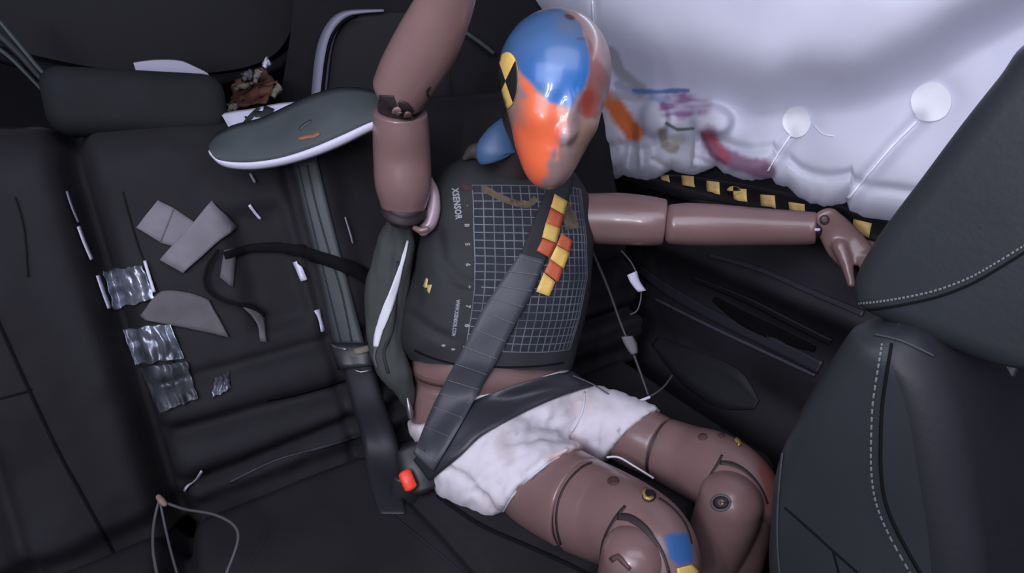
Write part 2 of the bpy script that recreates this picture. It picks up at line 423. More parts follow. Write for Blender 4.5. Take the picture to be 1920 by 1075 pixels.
# ================================================================== REAR BENCH
ZB, YB = .42, .85
bench = thing('rear_bench_seat', 'black cloth rear bench seat with split backrest and centre headrest', 'seat', (.1, .7, .02))
sdir = Vector((0, .396, .918)); bn = Vector((0, -.918, .396))      # up-slope direction and forward normal of the backrest
def g(x, m, s): return exp(-((x-m)/s)**2)
def back_h(x, s):
    h = .035*sstep(0, .05, s)*sstep(.68, .60, s)
    h -= .085*g(x, -.175, .021)                       # deep split between seat parts
    h += .03*sstep(-.21, -.33, x)-.018*g(x, -.36, .012)
    if x > -.16:
        h -= .030*g(s, .055+.06*(x+.1), .017)+.026*g(s, .145-.05*x, .015)+.016*g(s, .235, .012)
        h += .018*g(s, .10, .03)+.016*g(s, .19, .03)
        h -= .015*g(x, .135, .012)
        if s > .26: h -= .022*sstep(.27, .30, s)*sstep(.52, .48, s)*sstep(.0, .04, x)*sstep(.125, .10, x)  # folded armrest recess
    h += .03*sstep(.16, .26, x)*sstep(.75, .66, x)*0+.02*g(x, .19, .03)
    h += .006*noise.noise(Vector((x*9, s*9, 1)))+.003*noise.noise(Vector((x*26, s*26, 4)))
    return h
def bench_part(name, x0, x1, f, n1, n2, mt):
    V = []; Fc = []
    for j in range(n2+1):
        for i in range(n1+1): V.append(f(x0+(x1-x0)*i/n1, j/n2))
    n = n1+1
    for j in range(n2):
        for i in range(n1): a = j*n+i; Fc.append((a, a+1, a+n+1, a+n))
    o = mobj(name, V, Fc, mt, bench); return o
def fb(x, t):
    s = -.03+.72*t
    return Vector((x, YB, ZB))+sdir*s+bn*(back_h(x, max(s, 0))-.04*sstep(.62, .70, s)**2)
backr = bench_part('backrest', -.85, .88, fb, 300, 110, M['seatf'])
for o_ in (backr,): mod(o_, 'SOLIDIFY', thickness=.09, offset=-1)
def cush_h(x, y):
    h = 0
    h -= .08*g(x, -.175, .021)
    h -= .016*g(x, .155+.35*(.85-y)*.5, .010)           # seam between the centre and the outer place
    h += .025*sstep(.2, .32, x)*sstep(.95, .8, x)*0
    h -= .03*sstep(.80, .86, y)
    h += .006*noise.noise(Vector((x*8, y*8, 3)))
    return h
def fc(x, t):
    y = .90-.55*t; z = .425+.045*t
    if t > .9: z -= .10*((t-.9)/.1)**2; y -= .0
    return Vector((x, y, z+cush_h(x, y)))
cush = bench_part('seat_cushion', -.85, .79, fc, 260, 70, M['seatf']); mod(cush, 'SOLIDIFY', thickness=.16, offset=-1)
bback, bcush = bvh(backr), bvh(cush)
if backr.data.polygons[100].normal.y > 0: backr.data.flip_normals()
if cush.data.polygons[100].normal.z < 0: cush.data.flip_normals()
def onback(px, py, off=0): return on_plane(px, py, Vector((0, YB, ZB))+bn*(.035+off), bn)
rbox('seat_base', (.0, .63, .17), 1.7, .5, .30, M['seatd'], bench, bev=.03)
# centre headrest, pressed round block
hr = limb('headrest', [(*P(170, 188, .95), .058), (*P(265, 186, .93), .062), (*P(360, 184, .91), .058)], M['seatd'], bench, cap=(.75, .75), flat=.8, seg=48)
rb = rbox('headrest', P(265, 196, .93), .262, .09, .108, mat('headrest_cloth', (.0105, .012, .0135), .8, spec=.2, bump=.4, bscale=300, var=.2, vscale=10), bench, rot=Matrix.Rotation(radians(6), 3, 'Y') @ Matrix.Rotation(radians(-14), 3, 'X'), bev=.032, seg=6)
bpy.data.objects.remove(hr)
for dx in (-.07, .07):
    tube('headrest_post', [Vector(P(265, 186, .93))+Vector((dx, .02, -.04)), Vector(P(265, 186, .93))+Vector((dx, .05, -.13))], .006, M['steel'], bench)
# seams and dim folds that the photograph shows on the cloth
for pts, wd, bs, mt in (
    ([(-8, 595), (55, 735), (110, 850), (170, 960), (238, 1085)], 6, [bback], 'seam'),
    ([(28, 370), (45, 430), (52, 520)], 3, [bback], 'seatd'),
    ([(-10, 750), (45, 736), (60, 730)], 4, [bback], 'seam'),
    ([(230, 360), (262, 470), (300, 560), (330, 700)], 3, [bback], 'seatd'),
    ([(500, 750), (560, 738), (640, 715), (690, 700)], 4, [bback], 'seam'),
    ([(430, 905), (520, 862), (610, 838), (690, 812)], 5, [bback], 'leatherd'),
    ([(730, 962), (775, 1000), (830, 1045), (870, 1080)], 2.5, [bcush], 'leatherd'),
    ([(820, 930), (900, 985), (1000, 1030), (1110, 1080)], 7, [bcush], 'seam')):
    line('seam', pts, wd, bs, M[mt], bench, off=.0015, th=.001)

# pale plate that paints a glossy reflection above the headrest
tag(outline_n('pale_reflection_plate', [(250, 118), (290, 113), (335, 114), (362, 124), (392, 142), (345, 150), (262, 156)], (0, 1.3, 0), Vector((0, 1, 0)), .02, mat('reflection_pale', (.33, .32, .42), .3), None, 4), 'pale curved plate standing for a glossy reflection just above the black centre headrest', 'trim')

# ================================================================== OUTER TAPES ON THE BENCH
def tape(q, mt, bs, label, cat='tape', group=None, off=.004, nu=10, nv=8):
    o = patch('tape_strip', quadfn(*q), nu, nv, bs, off, mt, None, .0012); tag(o, label, cat, group); return o
BB = [bback, bcush]
cross = thing('crossed_tape', 'pale grey paper tape stuck in a V shape on centre backrest', 'tape', onback(345, 440))
for q, off in (([(296, 376), (328, 392), (303, 455), (256, 428)], .005), ([(326, 391), (372, 422), (352, 470), (300, 455)], .004), ([(397, 377), (438, 428), (344, 512), (302, 488)], .0075)):
    patch('tape_strip', quadfn(*q), 10, 8, BB, off, M['tape'], cross, .0012)
patch('tape_tab', quadfn((420, 470), (440, 466), (436, 540), (412, 520)), 3, 5, BB, .004, M['taped'], cross, .001)
arch = patch('tape_band', edgefn([(268, 590), (300, 548), (350, 548), (392, 562)], [(275, 600), (330, 612), (385, 622), (430, 633)]), 8, 16, BB, .006, M['taped'], None, .0012)
tag(arch, 'dull grey wide tape band bent over centre backrest below the V-shaped tape', 'tape')
tag(patch('tape_flap', edgefn([(446, 574), (470, 600), (488, 640)], [(470, 577), (490, 600), (500, 640)]), 3, 8, BB, .010, M['taped'], None, .0012), 'small dull grey tape flap right of the bent tape band', 'tape')
M['shinyd'] = mat('dull_clear_tape', (.075, .08, .095), .4, spec=.6, metal=.4, var=.8, vscale=22, bump=.6, bscale=60, bdist=.003)
def crinkle(name, q, label, seed, amp=.005, nu=44, nv=30, mt='shiny'):
    f = quadfn(*q); V = []; Fc = []
    for j in range(nv+1):
        for i in range(nu+1):
            u, v = i/nu, j/nv; px, py = f(u, v); py += 5*noise.noise(Vector((u*5, seed, 0))); px += 3*noise.noise(Vector((v*5, seed, 9)))
            h = hit(px, py, BB); p = h[0]+bn*(.007+amp*(sin(u*17+seed+1.2*noise.noise(Vector((u*3, v*2, seed))))*.7+noise.noise(Vector((u*9, v*3.5, seed)))*.8)); V.append(p)
    for j in range(nv):
        for i in range(nu): a = j*(nu+1)+i; Fc.append((a, a+1, a+nu+2, a+nu+1))
    o = mobj(name, V, Fc, M[mt]); mod(o, 'SOLIDIFY', thickness=.0008, offset=0); tag(o, label, 'tape'); return o
crinkle('shiny_tape', [(196, 508), (268, 498), (292, 560), (216, 580)], 'crinkled shiny clear tape on centre backrest left of bent grey tape band', 1)
crinkle('shiny_tape', [(232, 618), (320, 606), (346, 672), (256, 684)], 'crinkled shiny clear tape directly under the bent grey tape band', 2)
crinkle('shiny_tape', [(262, 690), (350, 676), (372, 745), (300, 775)], 'dull crumpled clear tape, lowest in the row on centre backrest', 3, .004, mt='shinyd')
crinkle('shiny_tape', [(402, 708), (430, 698), (432, 730), (396, 745)], 'small crumpled bright bit of clear tape on lower centre backrest', 6, .006, 16, 12)
bright = M.setdefault('glossline', mat('film_glint_pale', (.5, .5, .62), .3))
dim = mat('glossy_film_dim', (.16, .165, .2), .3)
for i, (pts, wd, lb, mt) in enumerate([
    ([(140, 426), (152, 458), (165, 488)], 6, 'upper bright highlight painted along the backrest split', bright), ([(176, 518), (187, 550), (198, 580)], 6, 'lower bright highlight painted along the backrest split', bright),  # both are highlights on glossy tape, painted as pale strips
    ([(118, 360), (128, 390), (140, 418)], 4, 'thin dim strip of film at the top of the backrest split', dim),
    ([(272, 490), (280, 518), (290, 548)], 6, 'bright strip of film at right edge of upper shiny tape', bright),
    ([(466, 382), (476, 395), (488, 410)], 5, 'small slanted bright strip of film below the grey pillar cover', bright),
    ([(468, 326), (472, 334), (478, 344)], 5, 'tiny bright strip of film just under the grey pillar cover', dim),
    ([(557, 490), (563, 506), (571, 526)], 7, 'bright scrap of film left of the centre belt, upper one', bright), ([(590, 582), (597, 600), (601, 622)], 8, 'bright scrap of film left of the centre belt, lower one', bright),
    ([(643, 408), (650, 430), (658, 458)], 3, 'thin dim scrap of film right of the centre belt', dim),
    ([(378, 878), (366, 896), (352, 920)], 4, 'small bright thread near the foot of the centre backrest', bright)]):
    o = line('film_glint_strip', pts, wd, BB, mt, None, off=.006, th=.0015); tag(o, lb, 'film')

# ================================================================== CENTRE SEAT BELT
cb = thing('centre_seat_belt', 'dark grey centre seat belt hanging down the rear backrest left of the dummy', 'seat belt', onback(650, 650))
w1, bw1 = drape('webbing', [(540, 290), (556, 340), (575, 420), (600, 520), (625, 645)], [(592, 290), (604, 340), (626, 430), (655, 540), (683, 645)], BB, .006, M['cbelt'], cb, nv=40)
line('webbing_line', [(577, 310), (592, 380), (614, 460), (640, 545), (660, 640)], 3, [bw1], M['leatherd'], cb, off=.0015)
line('webbing_line', [(560, 310), (576, 380), (598, 470), (620, 560), (640, 640)], 2.5, [bw1], M['leatherd'], cb, off=.0015)
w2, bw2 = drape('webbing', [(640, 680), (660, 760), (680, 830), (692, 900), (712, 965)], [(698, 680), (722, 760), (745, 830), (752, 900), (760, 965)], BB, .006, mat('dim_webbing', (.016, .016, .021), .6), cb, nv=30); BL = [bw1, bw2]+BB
lt = patch('belt_tongue', quadfn((622, 648), (690, 648), (700, 684), (640, 690)), 8, 5, BL, .007, M['buckle'], cb, .006)
line('tongue_plate', [(668, 662), (680, 660), (690, 656)], 9, BL, M['cream'], cb, off=.012, th=.002)
line('tongue_edge', [(628, 650), (640, 656), (655, 658)], 3, BL, M['steel'], cb, off=.012, th=.002)
line('tongue_edge', [(668, 690), (680, 694), (692, 691)], 3, BL, M['steel'], cb, off=.012, th=.002)
# dark strap running from the tape over to the dummy
st = line('black_strap', [(420, 480, 14), (470, 466, 16), (540, 466, 20), (610, 485, 22), (660, 505, 24), (700, 530, 24)], 20, BL, M['seam'], None, off=.006, th=.004); tag(st, 'black cable sleeve crossing the centre belt towards the dummy', 'cable')
st = line('black_cable', [(410, 470), (388, 500), (385, 535), (410, 560), (455, 575), (490, 590)], 6, BB, M['seam'], None, off=.012, th=.006); tag(st, 'thin black cable looping beside the V-shaped grey tape', 'cable')

# ================================================================== DISLODGED PILLAR COVER
pc = thing('loose_pillar_cover', 'grey spoon-shaped loose pillar cover with white lower edge beside raised arm', 'panel', P(550, 250, .95))
top = [(392, 275), (405, 255), (440, 238), (490, 225), (540, 202), (590, 180), (640, 168), (690, 172), (740, 190)]
bot = [(392, 282), (410, 300), (460, 305), (520, 298), (580, 280), (640, 255), (690, 232), (720, 222), (745, 212)]
rim = [(394, 290), (420, 312), (470, 318), (530, 310), (590, 293), (640, 273), (690, 248), (720, 236), (745, 224)]
def strip_obj(name, A, B, dA, dB, mt, parent, n=40, m=8, bulge=0, th=.003):
    f = edgefn(A, B); V = []; Fc = []
    for j in range(n+1):
        for i in range(m+1):
            u, v = i/m, j/n; px, py = f(u, v); V.append(P(px, py, dA+(dB-dA)*u-bulge*sin(pi*u)))
    for j in range(n):
        for i in range(m): a = j*(m+1)+i; Fc.append((a, a+1, a+m+2, a+m+1))
    o = mobj(name, V, Fc, mt, parent); mod(o, 'SOLIDIFY', thickness=th, offset=0); return o
strip_obj('cover_face', top, bot, .90, .86, M['pillar'], pc, bulge=.012)
strip_obj('white_edge', bot, rim, .86, .872, M['pale'], pc, m=4, bulge=.004)
strip_obj('top_lip', [(p[0], p[1]-3) for p in top[1:]], [(p[0], p[1]+2) for p in top[1:]], .91, .90, M['leatherd'], pc, m=2)
bcov = bvh(pc.children[0])
line('orange_scuff', [(560, 262), (575, 258), (590, 256), (600, 250)], 7, [bcov], mat('orange_scuff', (.2, .085, .045), .7), pc, off=.002)
line('dark_scuff', [(562, 245), (572, 235), (585, 228)], 5, [bcov], M['cbelt'], pc, off=.002)
bk = thing('broken_white_bracket', 'white broken plastic bracket with black mesh behind the grey pillar cover', 'bracket', P(480, 220, 1.03))
strip_obj('bracket_plate', [(415, 215), (440, 210), (475, 205), (520, 196), (560, 192), (590, 190)], [(430, 240), (445, 248), (460, 245), (520, 232), (560, 218), (600, 196)], .97, .93, M['pale'], bk, th=.004)
bbk = bvh(bk.children[0])
for pts, wd in (([(452, 246), (470, 222), (488, 205)], 5), ([(462, 222), (476, 238), (500, 234)], 4), ([(486, 208), (470, 228), (452, 240)], 3), ([(480, 212), (495, 212), (512, 218)], 22)):
    line('black_mesh', pts, wd, [bbk], M['cabled'], bk, off=.004)

# brown torn foam behind
br = thing('torn_brown_debris', 'torn brown trim debris with pale edges behind the centre headrest', 'debris', P(470, 165, 1.25))
def shard(name, pts, d, mt, th=.006, wob=.02):
    f = quadfn(*pts); V = []; Fc = []; n = 10
    for j in range(n+1):
        for i in range(n+1):
            px, py = f(i/n, j/n); V.append(P(px+4*noise.noise(Vector((j*.6, d*9, 0))), py+4*noise.noise(Vector((i*.6, d*7, 3))), d+wob*noise.noise(Vector((i*.35, j*.35, d*20)))))
    for j in range(n):
        for i in range(n): a = j*(n+1)+i; Fc.append((a, a+1, a+n+2, a+n+1))
    o = mobj(name, V, Fc, mt, br); mod(o, 'SOLIDIFY', thickness=th)
shard('foam_piece', [(440, 150), (495, 128), (522, 160), (430, 198)], 1.27, M['brown'])
shard('foam_piece', [(470, 165), (520, 150), (500, 195), (425, 205)], 1.24, M['brown'])
shard('torn_edge', [(438, 166), (470, 150), (478, 155), (444, 172)], 1.22, M['cream'])
shard('torn_edge', [(474, 148), (486, 128), (490, 132), (480, 156)], 1.21, M['cream'])
shard('torn_edge', [(510, 172), (526, 158), (529, 164), (514, 182)], 1.20, M['cream'])
shard('torn_edge', [(494, 120), (504, 110), (507, 116), (497, 126)], 1.20, M['pale'])
shard('torn_edge', [(428, 198), (442, 196), (444, 208), (432, 208)], 1.18, M['cream'])
shard('torn_edge', [(455, 136), (474, 134), (474, 146), (458, 150)], 1.20, M['taped'])

# ================================================================== CURTAIN AIRBAG
ab = thing('curtain_airbag', 'inflated white curtain airbag with paint smears hanging over the side window', 'airbag', (.93, .6, .95))
BOT = [(925, 215), (932, 260), (960, 300), (1000, 308), (1065, 311), (1095, 321), (1107, 333), (1130, 336), (1158, 336), (1166, 329), (1190, 334), (1216, 339), (1240, 330), (1258, 318), (1279, 326), (1300, 328), (1320, 322), (1342, 312), (1358, 324), (1385, 335), (1409, 339), (1430, 337), (1447, 333), (1455, 347), (1476, 350), (1497, 370), (1520, 381), (1547, 387), (1570, 385), (1588, 379), (1593, 395), (1622, 408), (1668, 414), (1740, 425), (1850, 440), (2000, 470), (2100, 490)]
LEN = [0]
for a, b in zip(BOT, BOT[1:]): LEN.append(LEN[-1]+sqrt((a[0]-b[0])**2+(a[1]-b[1])**2))
def bote(s):
    t = s*LEN[-1]
    return (interp(list(zip(LEN, [p[0] for p in BOT])), t), interp(list(zip(LEN, [p[1] for p in BOT])), t))
valley = [(900, 60), (1080, 110), (1150, 150), (1190, 172), (1290, 186), (1350, 202), (1430, 222), (1500, 205), (1600, 205), (1700, 165), (1800, 110), (2100, -60)]
def lobe(px, py, cx, cy, rx, ry): return exp(-(((px-cx)/rx)**2+((py-cy)/ry)**2)**1.6)
def seg_d(px, py, a, b):
    dx, dy = b[0]-a[0], b[1]-a[1]; t = max(0, min(1, ((px-a[0])*dx+(py-a[1])*dy)/(dx*dx+dy*dy)))
    return sqrt((px-a[0]-dx*t)**2+(py-a[1]-dy*t)**2)
SEAMS = [[(1720, 228), (1680, 268), (1630, 325), (1592, 372)], [(1483, 256), (1462, 285), (1440, 320)], [(1112, 0), (1116, 60), (1122, 90)]]
VC = catmull([tuple(map(float, p)) for p in valley], 6)
def bulge(px, py, e):
    b = .05*sqrt(max(0, 1-(1-min(1, e/.10))**2))
    yv = interp(VC, px); h = yv-py
    b += .135/(1+exp(-(h-55)/26))-.012*exp(-((h+5)/35)**2)
    low = sstep(25, -15, h)
    def L(cx, cy, rx, ry, w_=.10, rot=0):
        x, y = px-cx, py-cy; c_, s_ = cos(rot), sin(rot); x, y = x*c_+y*s_, -x*s_+y*c_
        q = (x/rx)**2+(y/ry)**2; return 1/(1+exp(min(50, (sqrt(q)-1)/w_)))*(1.15-.35*min(1, q))
    b += low*(.024*L(1140, 270, 36, 50, .09)+.030*L(1228, 222, 26, 34, .08)+.034*L(1335, 226, 38, 32, .08)
              +.012*lobe(px, py, 1145, 268, 40, 60)+.014*lobe(px, py, 1228, 240, 40, 60)+.018*lobe(px, py, 1330, 230, 50, 40)
              -.012*L(1262, 262, 27, 24, .15)+.010*L(1210, 290, 18, 30, .15)+.010*L(1310, 296, 14, 34, .2)+.018*lobe(px, py, 1105, 300, 25, 30))
    b += .007*exp(-(seg_d(px, py, (1197, 235), (1200, 318))/5)**2)+.007*exp(-(seg_d(px, py, (1306, 245), (1300, 310))/4)**2)+.006*exp(-(seg_d(px, py, (1128, 240), (1124, 310))/4)**2)
    b += sstep(60, -60, h)*(.02*exp(-((px-1560)/90)**2-((py-310)/70)**2)+.02*exp(-((px-1690)/80)**2-((py-330)/80)**2)+.02*exp(-((px-1420)/55)**2-((py-290)/55)**2))
    for s, dp, wd in zip(SEAMS, (.016, .012, .008), (16, 12, 9)):
        d = min(seg_d(px, py, a, c) for a, c in zip(s, s[1:])); b -= dp*exp(-(d/wd)**2)
    b -= .010*exp(-(((px-1495)/42)**2+((py-228)/42)**2)**1.3)+.010*exp(-(((px-1748)/58)**2+((py-190)/58)**2)**1.3)
    b -= .009*exp(-((e-.20)/.035)**2)*sstep(1500, 1440, px)+.010*exp(-((e-.17)/.03)**2)*sstep(1440, 1500, px)
    for a, c in (((1178, 310), (1184, 250)), ((1318, 318), (1312, 250)), ((1130, 300), (1128, 250)), ((1255, 318), (1225, 300)), ((1342, 312), (1300, 296))):
        b -= .005*exp(-(seg_d(px, py, a, c)/6)**2)
    b += .006*noise.noise(Vector((px*.007, py*.009, 2)))+.003*noise.noise(Vector((px*.03, py*.03, 7)))*(1 if h < 10 and px < 1480 else .1)
    return b
def mixc(a, b, t): t = max(0, min(1, t)); return tuple(x+(y-x)*t for x, y in zip(a, b))
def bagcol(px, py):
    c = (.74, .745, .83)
    nz = noise.noise(Vector((px*.025, py*.025, 5)))+.25*noise.noise(Vector((px*.13, py*.13, 5))); nz2 = noise.noise(Vector((px*.03, py*.10, 1)))
    def smear_shade(c, pts, wd, colr, k=1):
        d = min(seg_d(px, py, a, b) for a, b in zip(pts, pts[1:])); return mixc(c, colr, k*sstep(wd*1.25, wd*.5, d+nz*wd*.5))
    c = smear_shade(c, [(1115, 168), (1150, 195), (1172, 225), (1186, 245)], 21, (.75, .19, .05))
    c = smear_shade(c, [(1150, 178), (1190, 182), (1220, 178)], 12, (.42, .38, .42), .6)
    c = smear_shade(c, [(1140, 95), (1160, 130), (1200, 168)], 13, (.36, .34, .33), .75); c = smear_shade(c, [(1160, 160), (1200, 176)], 10, (.30, .30, .42), .6)  # first stroke paints the grey shade along the main lobe's left edge
    c = smear_shade(c, [(1188, 170), (1225, 173), (1262, 171), (1290, 170)], 5, (.10, .22, .48), .9)
    c = smear_shade(c, [(1225, 182), (1250, 185)], 9, (.28, .38, .62), .7)
    c = smear_shade(c, [(1252, 196), (1285, 190), (1312, 196)], 20, (.36, .20, .36), .65+nz2*1.1)
    c = smear_shade(c, [(1280, 214), (1290, 208)], 14, (.38, .20, .40), .6+nz2)
    c = smear_shade(c, [(1250, 232), (1270, 243), (1300, 241)], 3.5, (.12, .15, .13), .9)
    c = smear_shade(c, [(1242, 250), (1246, 270), (1262, 276)], 12, (.30, .25, .16), .8)
    c = smear_shade(c, [(1262, 262), (1275, 262)], 10, (.50, .48, .44), .6)
    c = smear_shade(c, [(1326, 256), (1340, 275), (1356, 292), (1385, 305), (1440, 325)], 19, (.34, .17, .27), .9)
    c = smear_shade(c, [(1328, 258), (1345, 282), (1360, 296)], 12, (.60, .09, .12), .8+nz)
    c = smear_shade(c, [(1316, 250), (1335, 290), (1360, 306)], 4, (.20, .10, .16), .7)
    c = smear_shade(c, [(1400, 322), (1445, 335)], 4, (.40, .22, .36), .6)
    c = smear_shade(c, [(1095, 210), (1088, 250), (1085, 290)], 10, (.52, .42, .36), .5)
    return c
NS, NT = 560, 190; V = []; Fc = []; CL = []
for j in range(NT+1):
    t = (j/NT)**1.25
    for i in range(NS+1):
        s = i/NS; bx, by = bote(s)
        tx, ty = 882+(2250-882)*(s**1.0), -130
        if bx > 1065: tx = interp([(1065, 1010), (1300, 1270), (1668, 1760), (2100, 2300)], bx)
        else: tx = interp([(925, 884), (1065, 1010)], bx) if by > 215 else 884
        px, py = bx+(tx-bx)*t, by+(ty-by)*t
        if t < .12 and bx > 1060: py += 2.5*noise.noise(Vector((px*.08, 0, 3)))*(1-t/.12)
        e = t*1.6
        if i < 10: e = min(e, i*.03)
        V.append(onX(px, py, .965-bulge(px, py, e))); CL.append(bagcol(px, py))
n = NS+1
for j in range(NT):
    for i in range(NS): a = j*n+i; Fc.append((a, a+1, a+n+1, a+n))
off = len(V)
bidx = []
for i in range(0, NS+1): V.append(Vector((.995, V[i].y, V[i].z+.012))); CL.append((.66, .66, .72))
for i in range(NS): Fc.append((i, off+i, off+i+1, i+1))
off2 = len(V)
for i in range(0, NS+1): q = V[NT*n+i]; V.append(Vector((1.0, q.y, q.z))); CL.append((.66, .66, .72))
for i in range(NS): Fc.append((off+i, off2+i, off2+i+1, off+i+1)); Fc.append((off2+i, NT*n+i, NT*n+i+1, off2+i+1))
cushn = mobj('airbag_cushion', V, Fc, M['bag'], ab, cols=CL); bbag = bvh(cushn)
for cx, cy, rx, ry in ((1495, 228, 28, 31), (1748, 190, 39, 38)):
    patch('stitched_patch', discfn(cx, cy, rx, ry), 32, 5, [bbag], .003, M['bagw'], ab, 0)
pass
for s, wd in zip(SEAMS, (6, 5, 4)):
    line('tether_seam', s, wd, [bbag], M['bagw'], ab, off=.003, th=.002)
line('tether_seam', [(1527, 235), (1545, 252), (1565, 256)], 2, [bbag], M['bagw'], ab, off=.002)
tag(px_ribbon('rail_tag', [(1655, -14), (1700, -8), (1758, -2)], 16, (.83, 0, 0), Vector((1, 0, 0)), .003, M['taped']), 'grey tag on the airbag at the roof rail', 'tag')

# ================================================================== DUMMY
dm = thing('crash_test_dummy', 'crash test dummy in gridded black jacket and white shorts seated on rear bench', 'dummy', (.40, .62, .50))
# ---- torso under the jacket
def tsec(l, r, dl, dr, th): return ((l[0], l[1], dl), (r[0], r[1], dr), th)
chest = [tsec((905, 296), (1010, 300), 1.04, 1.07, .045), tsec((840, 312), (1066, 322), 1.035, 1.075, .07), tsec((806, 350), (1094, 362), 1.03, 1.08, .092), tsec((796, 420), (1104, 420), 1.03, 1.08, .105),
         tsec((772, 500), (1106, 490), 1.03, 1.075, .115), tsec((752, 580), (1100, 565), 1.03, 1.07, .118), tsec((748, 635), (1084, 632), 1.03, 1.065, .112), tsec((768, 672), (1070, 690), 1.03, 1.06, .106)]
RS = body_geo(chest, sub=14, seg=120)
def shrink(r, k):
    c = sum(r, Vector())/len(r); return [c+(p-c)*k for p in r]
V, Fc = rings([shrink(r, .93) for r in RS]); torso = mobj('torso', V, Fc, M['skin'], dm)
abd = [tsec((775, 640), (1070, 640), 1.04, 1.07, .095), tsec((772, 690), (1066, 692), 1.04, 1.07, .098), tsec((779, 714), (1062, 724), 1.04, 1.075, .082), tsec((776, 735), (1066, 742), 1.04, 1.08, .098), tsec((772, 790), (1080, 790), 1.04, 1.09, .10), tsec((800, 850), (1100, 830), 1.05, 1.10, .10)]
V, Fc = rings(body_geo(abd, sub=8)); abdo = mobj('abdomen', V, Fc, M['skin'], dm); babd = bvh(abdo)
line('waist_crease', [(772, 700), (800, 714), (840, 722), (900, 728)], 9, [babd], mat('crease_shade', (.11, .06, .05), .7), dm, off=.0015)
# ---- jacket shell
rows = RS; V, Fc = rings(rows, False, False)
uvs = []
for r in rows:
    pass
vest = mobj('gridded_jacket', V, Fc, M['vest'], dm)
# soft folds in the cloth
bv0 = bvh(vest)
me = vest.data
for v in me.vertices:
    px, py, d = proj(v.co)
    k = .004*noise.noise(Vector((px*.02, py*.02, 1)))
    for pts, dp, wd in (([(820, 430), (830, 490), (860, 525), (900, 535)], .007, 9), ([(770, 590), (800, 615), (840, 635)], .007, 9), ([(760, 470), (775, 520), (780, 560)], .006, 12)):
        dd = min(seg_d(px, py, a, b) for a, b in zip(pts, pts[1:])); k -= dp*exp(-(dd/wd)**2)
    v.co += v.normal*k
me.update(); bvest = bvh(vest)
line('neck_hem', [(876, 292), (900, 300), (940, 305), (990, 312)], 5, [bvest], M['flap'], vest, off=.002)
line('bottom_hem', [(778, 656), (815, 672), (860, 683), (930, 688), (1000, 687), (1056, 680)], 3, [bvest], M['seam'], vest, off=.002)
# printed grid: pale lines following the chest
GL = [(885, 347), (888, 380), (889, 440), (891, 490), (890, 540), (884, 590), (874, 650)]     # left border of the grid
def gridpt(u, v):
    """u 0..1 across, v 0..1 down -> px"""
    y0 = 348+ (8)*u; y1 = 656-2*u; x0 = interp([(p[1], p[0]) for p in GL], y0+(y1-y0)*v)
    xr = interp([(0, 1088), (.3, 1098), (.55, 1100), (.8, 1086), (1, 1068)], v)
    a = u; y = y0+(y1-y0)*v + 8*sin(pi*u)*(v-.3)
    return (x0+(xr-x0)*(sin(a*pi/2*.92)/sin(pi/2*.92)), y)
def gridlines(name, horiz, n, wd):
    V = []; Fc = []
    for q in range(n+1):
        N = 70; prev = None
        for k in range(N+1):
            c = q/n; t = k/N; u, v = (t, c) if horiz else (c, t)
            px, py = gridpt(u, v)
            h0 = hit(px-(0 if horiz else wd/2), py-(wd/2 if horiz else 0), [bvest]); h1 = hit(px+(0 if horiz else wd/2), py+(wd/2 if horiz else 0), [bvest])
            if h0 and h1:
                V += [h0[0]+h0[1]*.0012, h1[0]+h1[1]*.0012]; i = len(V)-2
                if prev is not None: Fc.append((prev, prev+1, i+1, i))
                prev = i
            else: prev = None
    o = mobj(name, V, Fc, M['gridp'], vest, smooth=False); return o
M['gridp'] = mat('grid_print', (.098, .107, .12), .6, var=.55, vscale=16)
gridlines('grid_lines', True, 21, 1.9); gridlines('grid_lines', False, 16, 2.0)
M['navy'] = mat('navy_print', (.011, .013, .024), .8, var=.15, vscale=20, bump=.3, bscale=300)
patch('grid_panel', gridpt, 40, 40, [bvest], .0006, M['navy'], vest, 0)
for pts, wd, c in (([(905, 352), (940, 372), (985, 385), (1005, 372)], 12, (.10, .075, .045)), ([(1055, 390), (1068, 410), (1072, 430)], 26, (.085, .065, .042)), ([(945, 376), (970, 382), (985, 380)], 8, (.15, .10, .05)), ([(866, 350), (875, 354), (886, 352)], 9, (.05, .02, .018))):
    line('dust_smear', pts, wd, [bvest], mat('dust', c, .9, var=.5, vscale=60), vest, off=.0016, th=0)
T8 = [bvest]
textobj('lettering', 'XSENSOR', (848, 354), (1.6, 12.6), (17, -1.2), T8, .0014, M['print'], vest)
textobj('lettering', 'WWW.XSENSOR.COM', (856, 562), (-.8, 6.3), (10, .6), T8, .0014, M['print'], vest)
for s, x, y in (('.', 876, 385), ('B', 872, 420), ('5', 873, 456), ('6', 874, 494), ('+', 876, 536), ('7', 874, 572), ('8', 872, 608)):
    textobj('tick_mark', s, (x, y), (0, 11), (12, 0), T8, .0014, M['print'], vest)
patch('lightning_mark', quadfn((800, 521), (804, 524), (801, 540), (794, 538)), 2, 3, T8, .0015, M['yprint'], vest, .0004)
patch('lightning_mark', quadfn((804, 534), (811, 535), (806, 551), (801, 546)), 2, 3, T8, .0015, M['yprint'], vest, .0004)
patch('lightning_mark', quadfn((796, 536), (810, 534), (809, 538), (797, 541)), 2, 3, T8, .0015, M['yprint'], vest, .0004)
for a in [(832, 648), (850, 655), (872, 650), (886, 646)]:
    patch('worn_spot', discfn(*a, 4, 2), 8, 1, T8, .0015, M['print'], vest, 0)
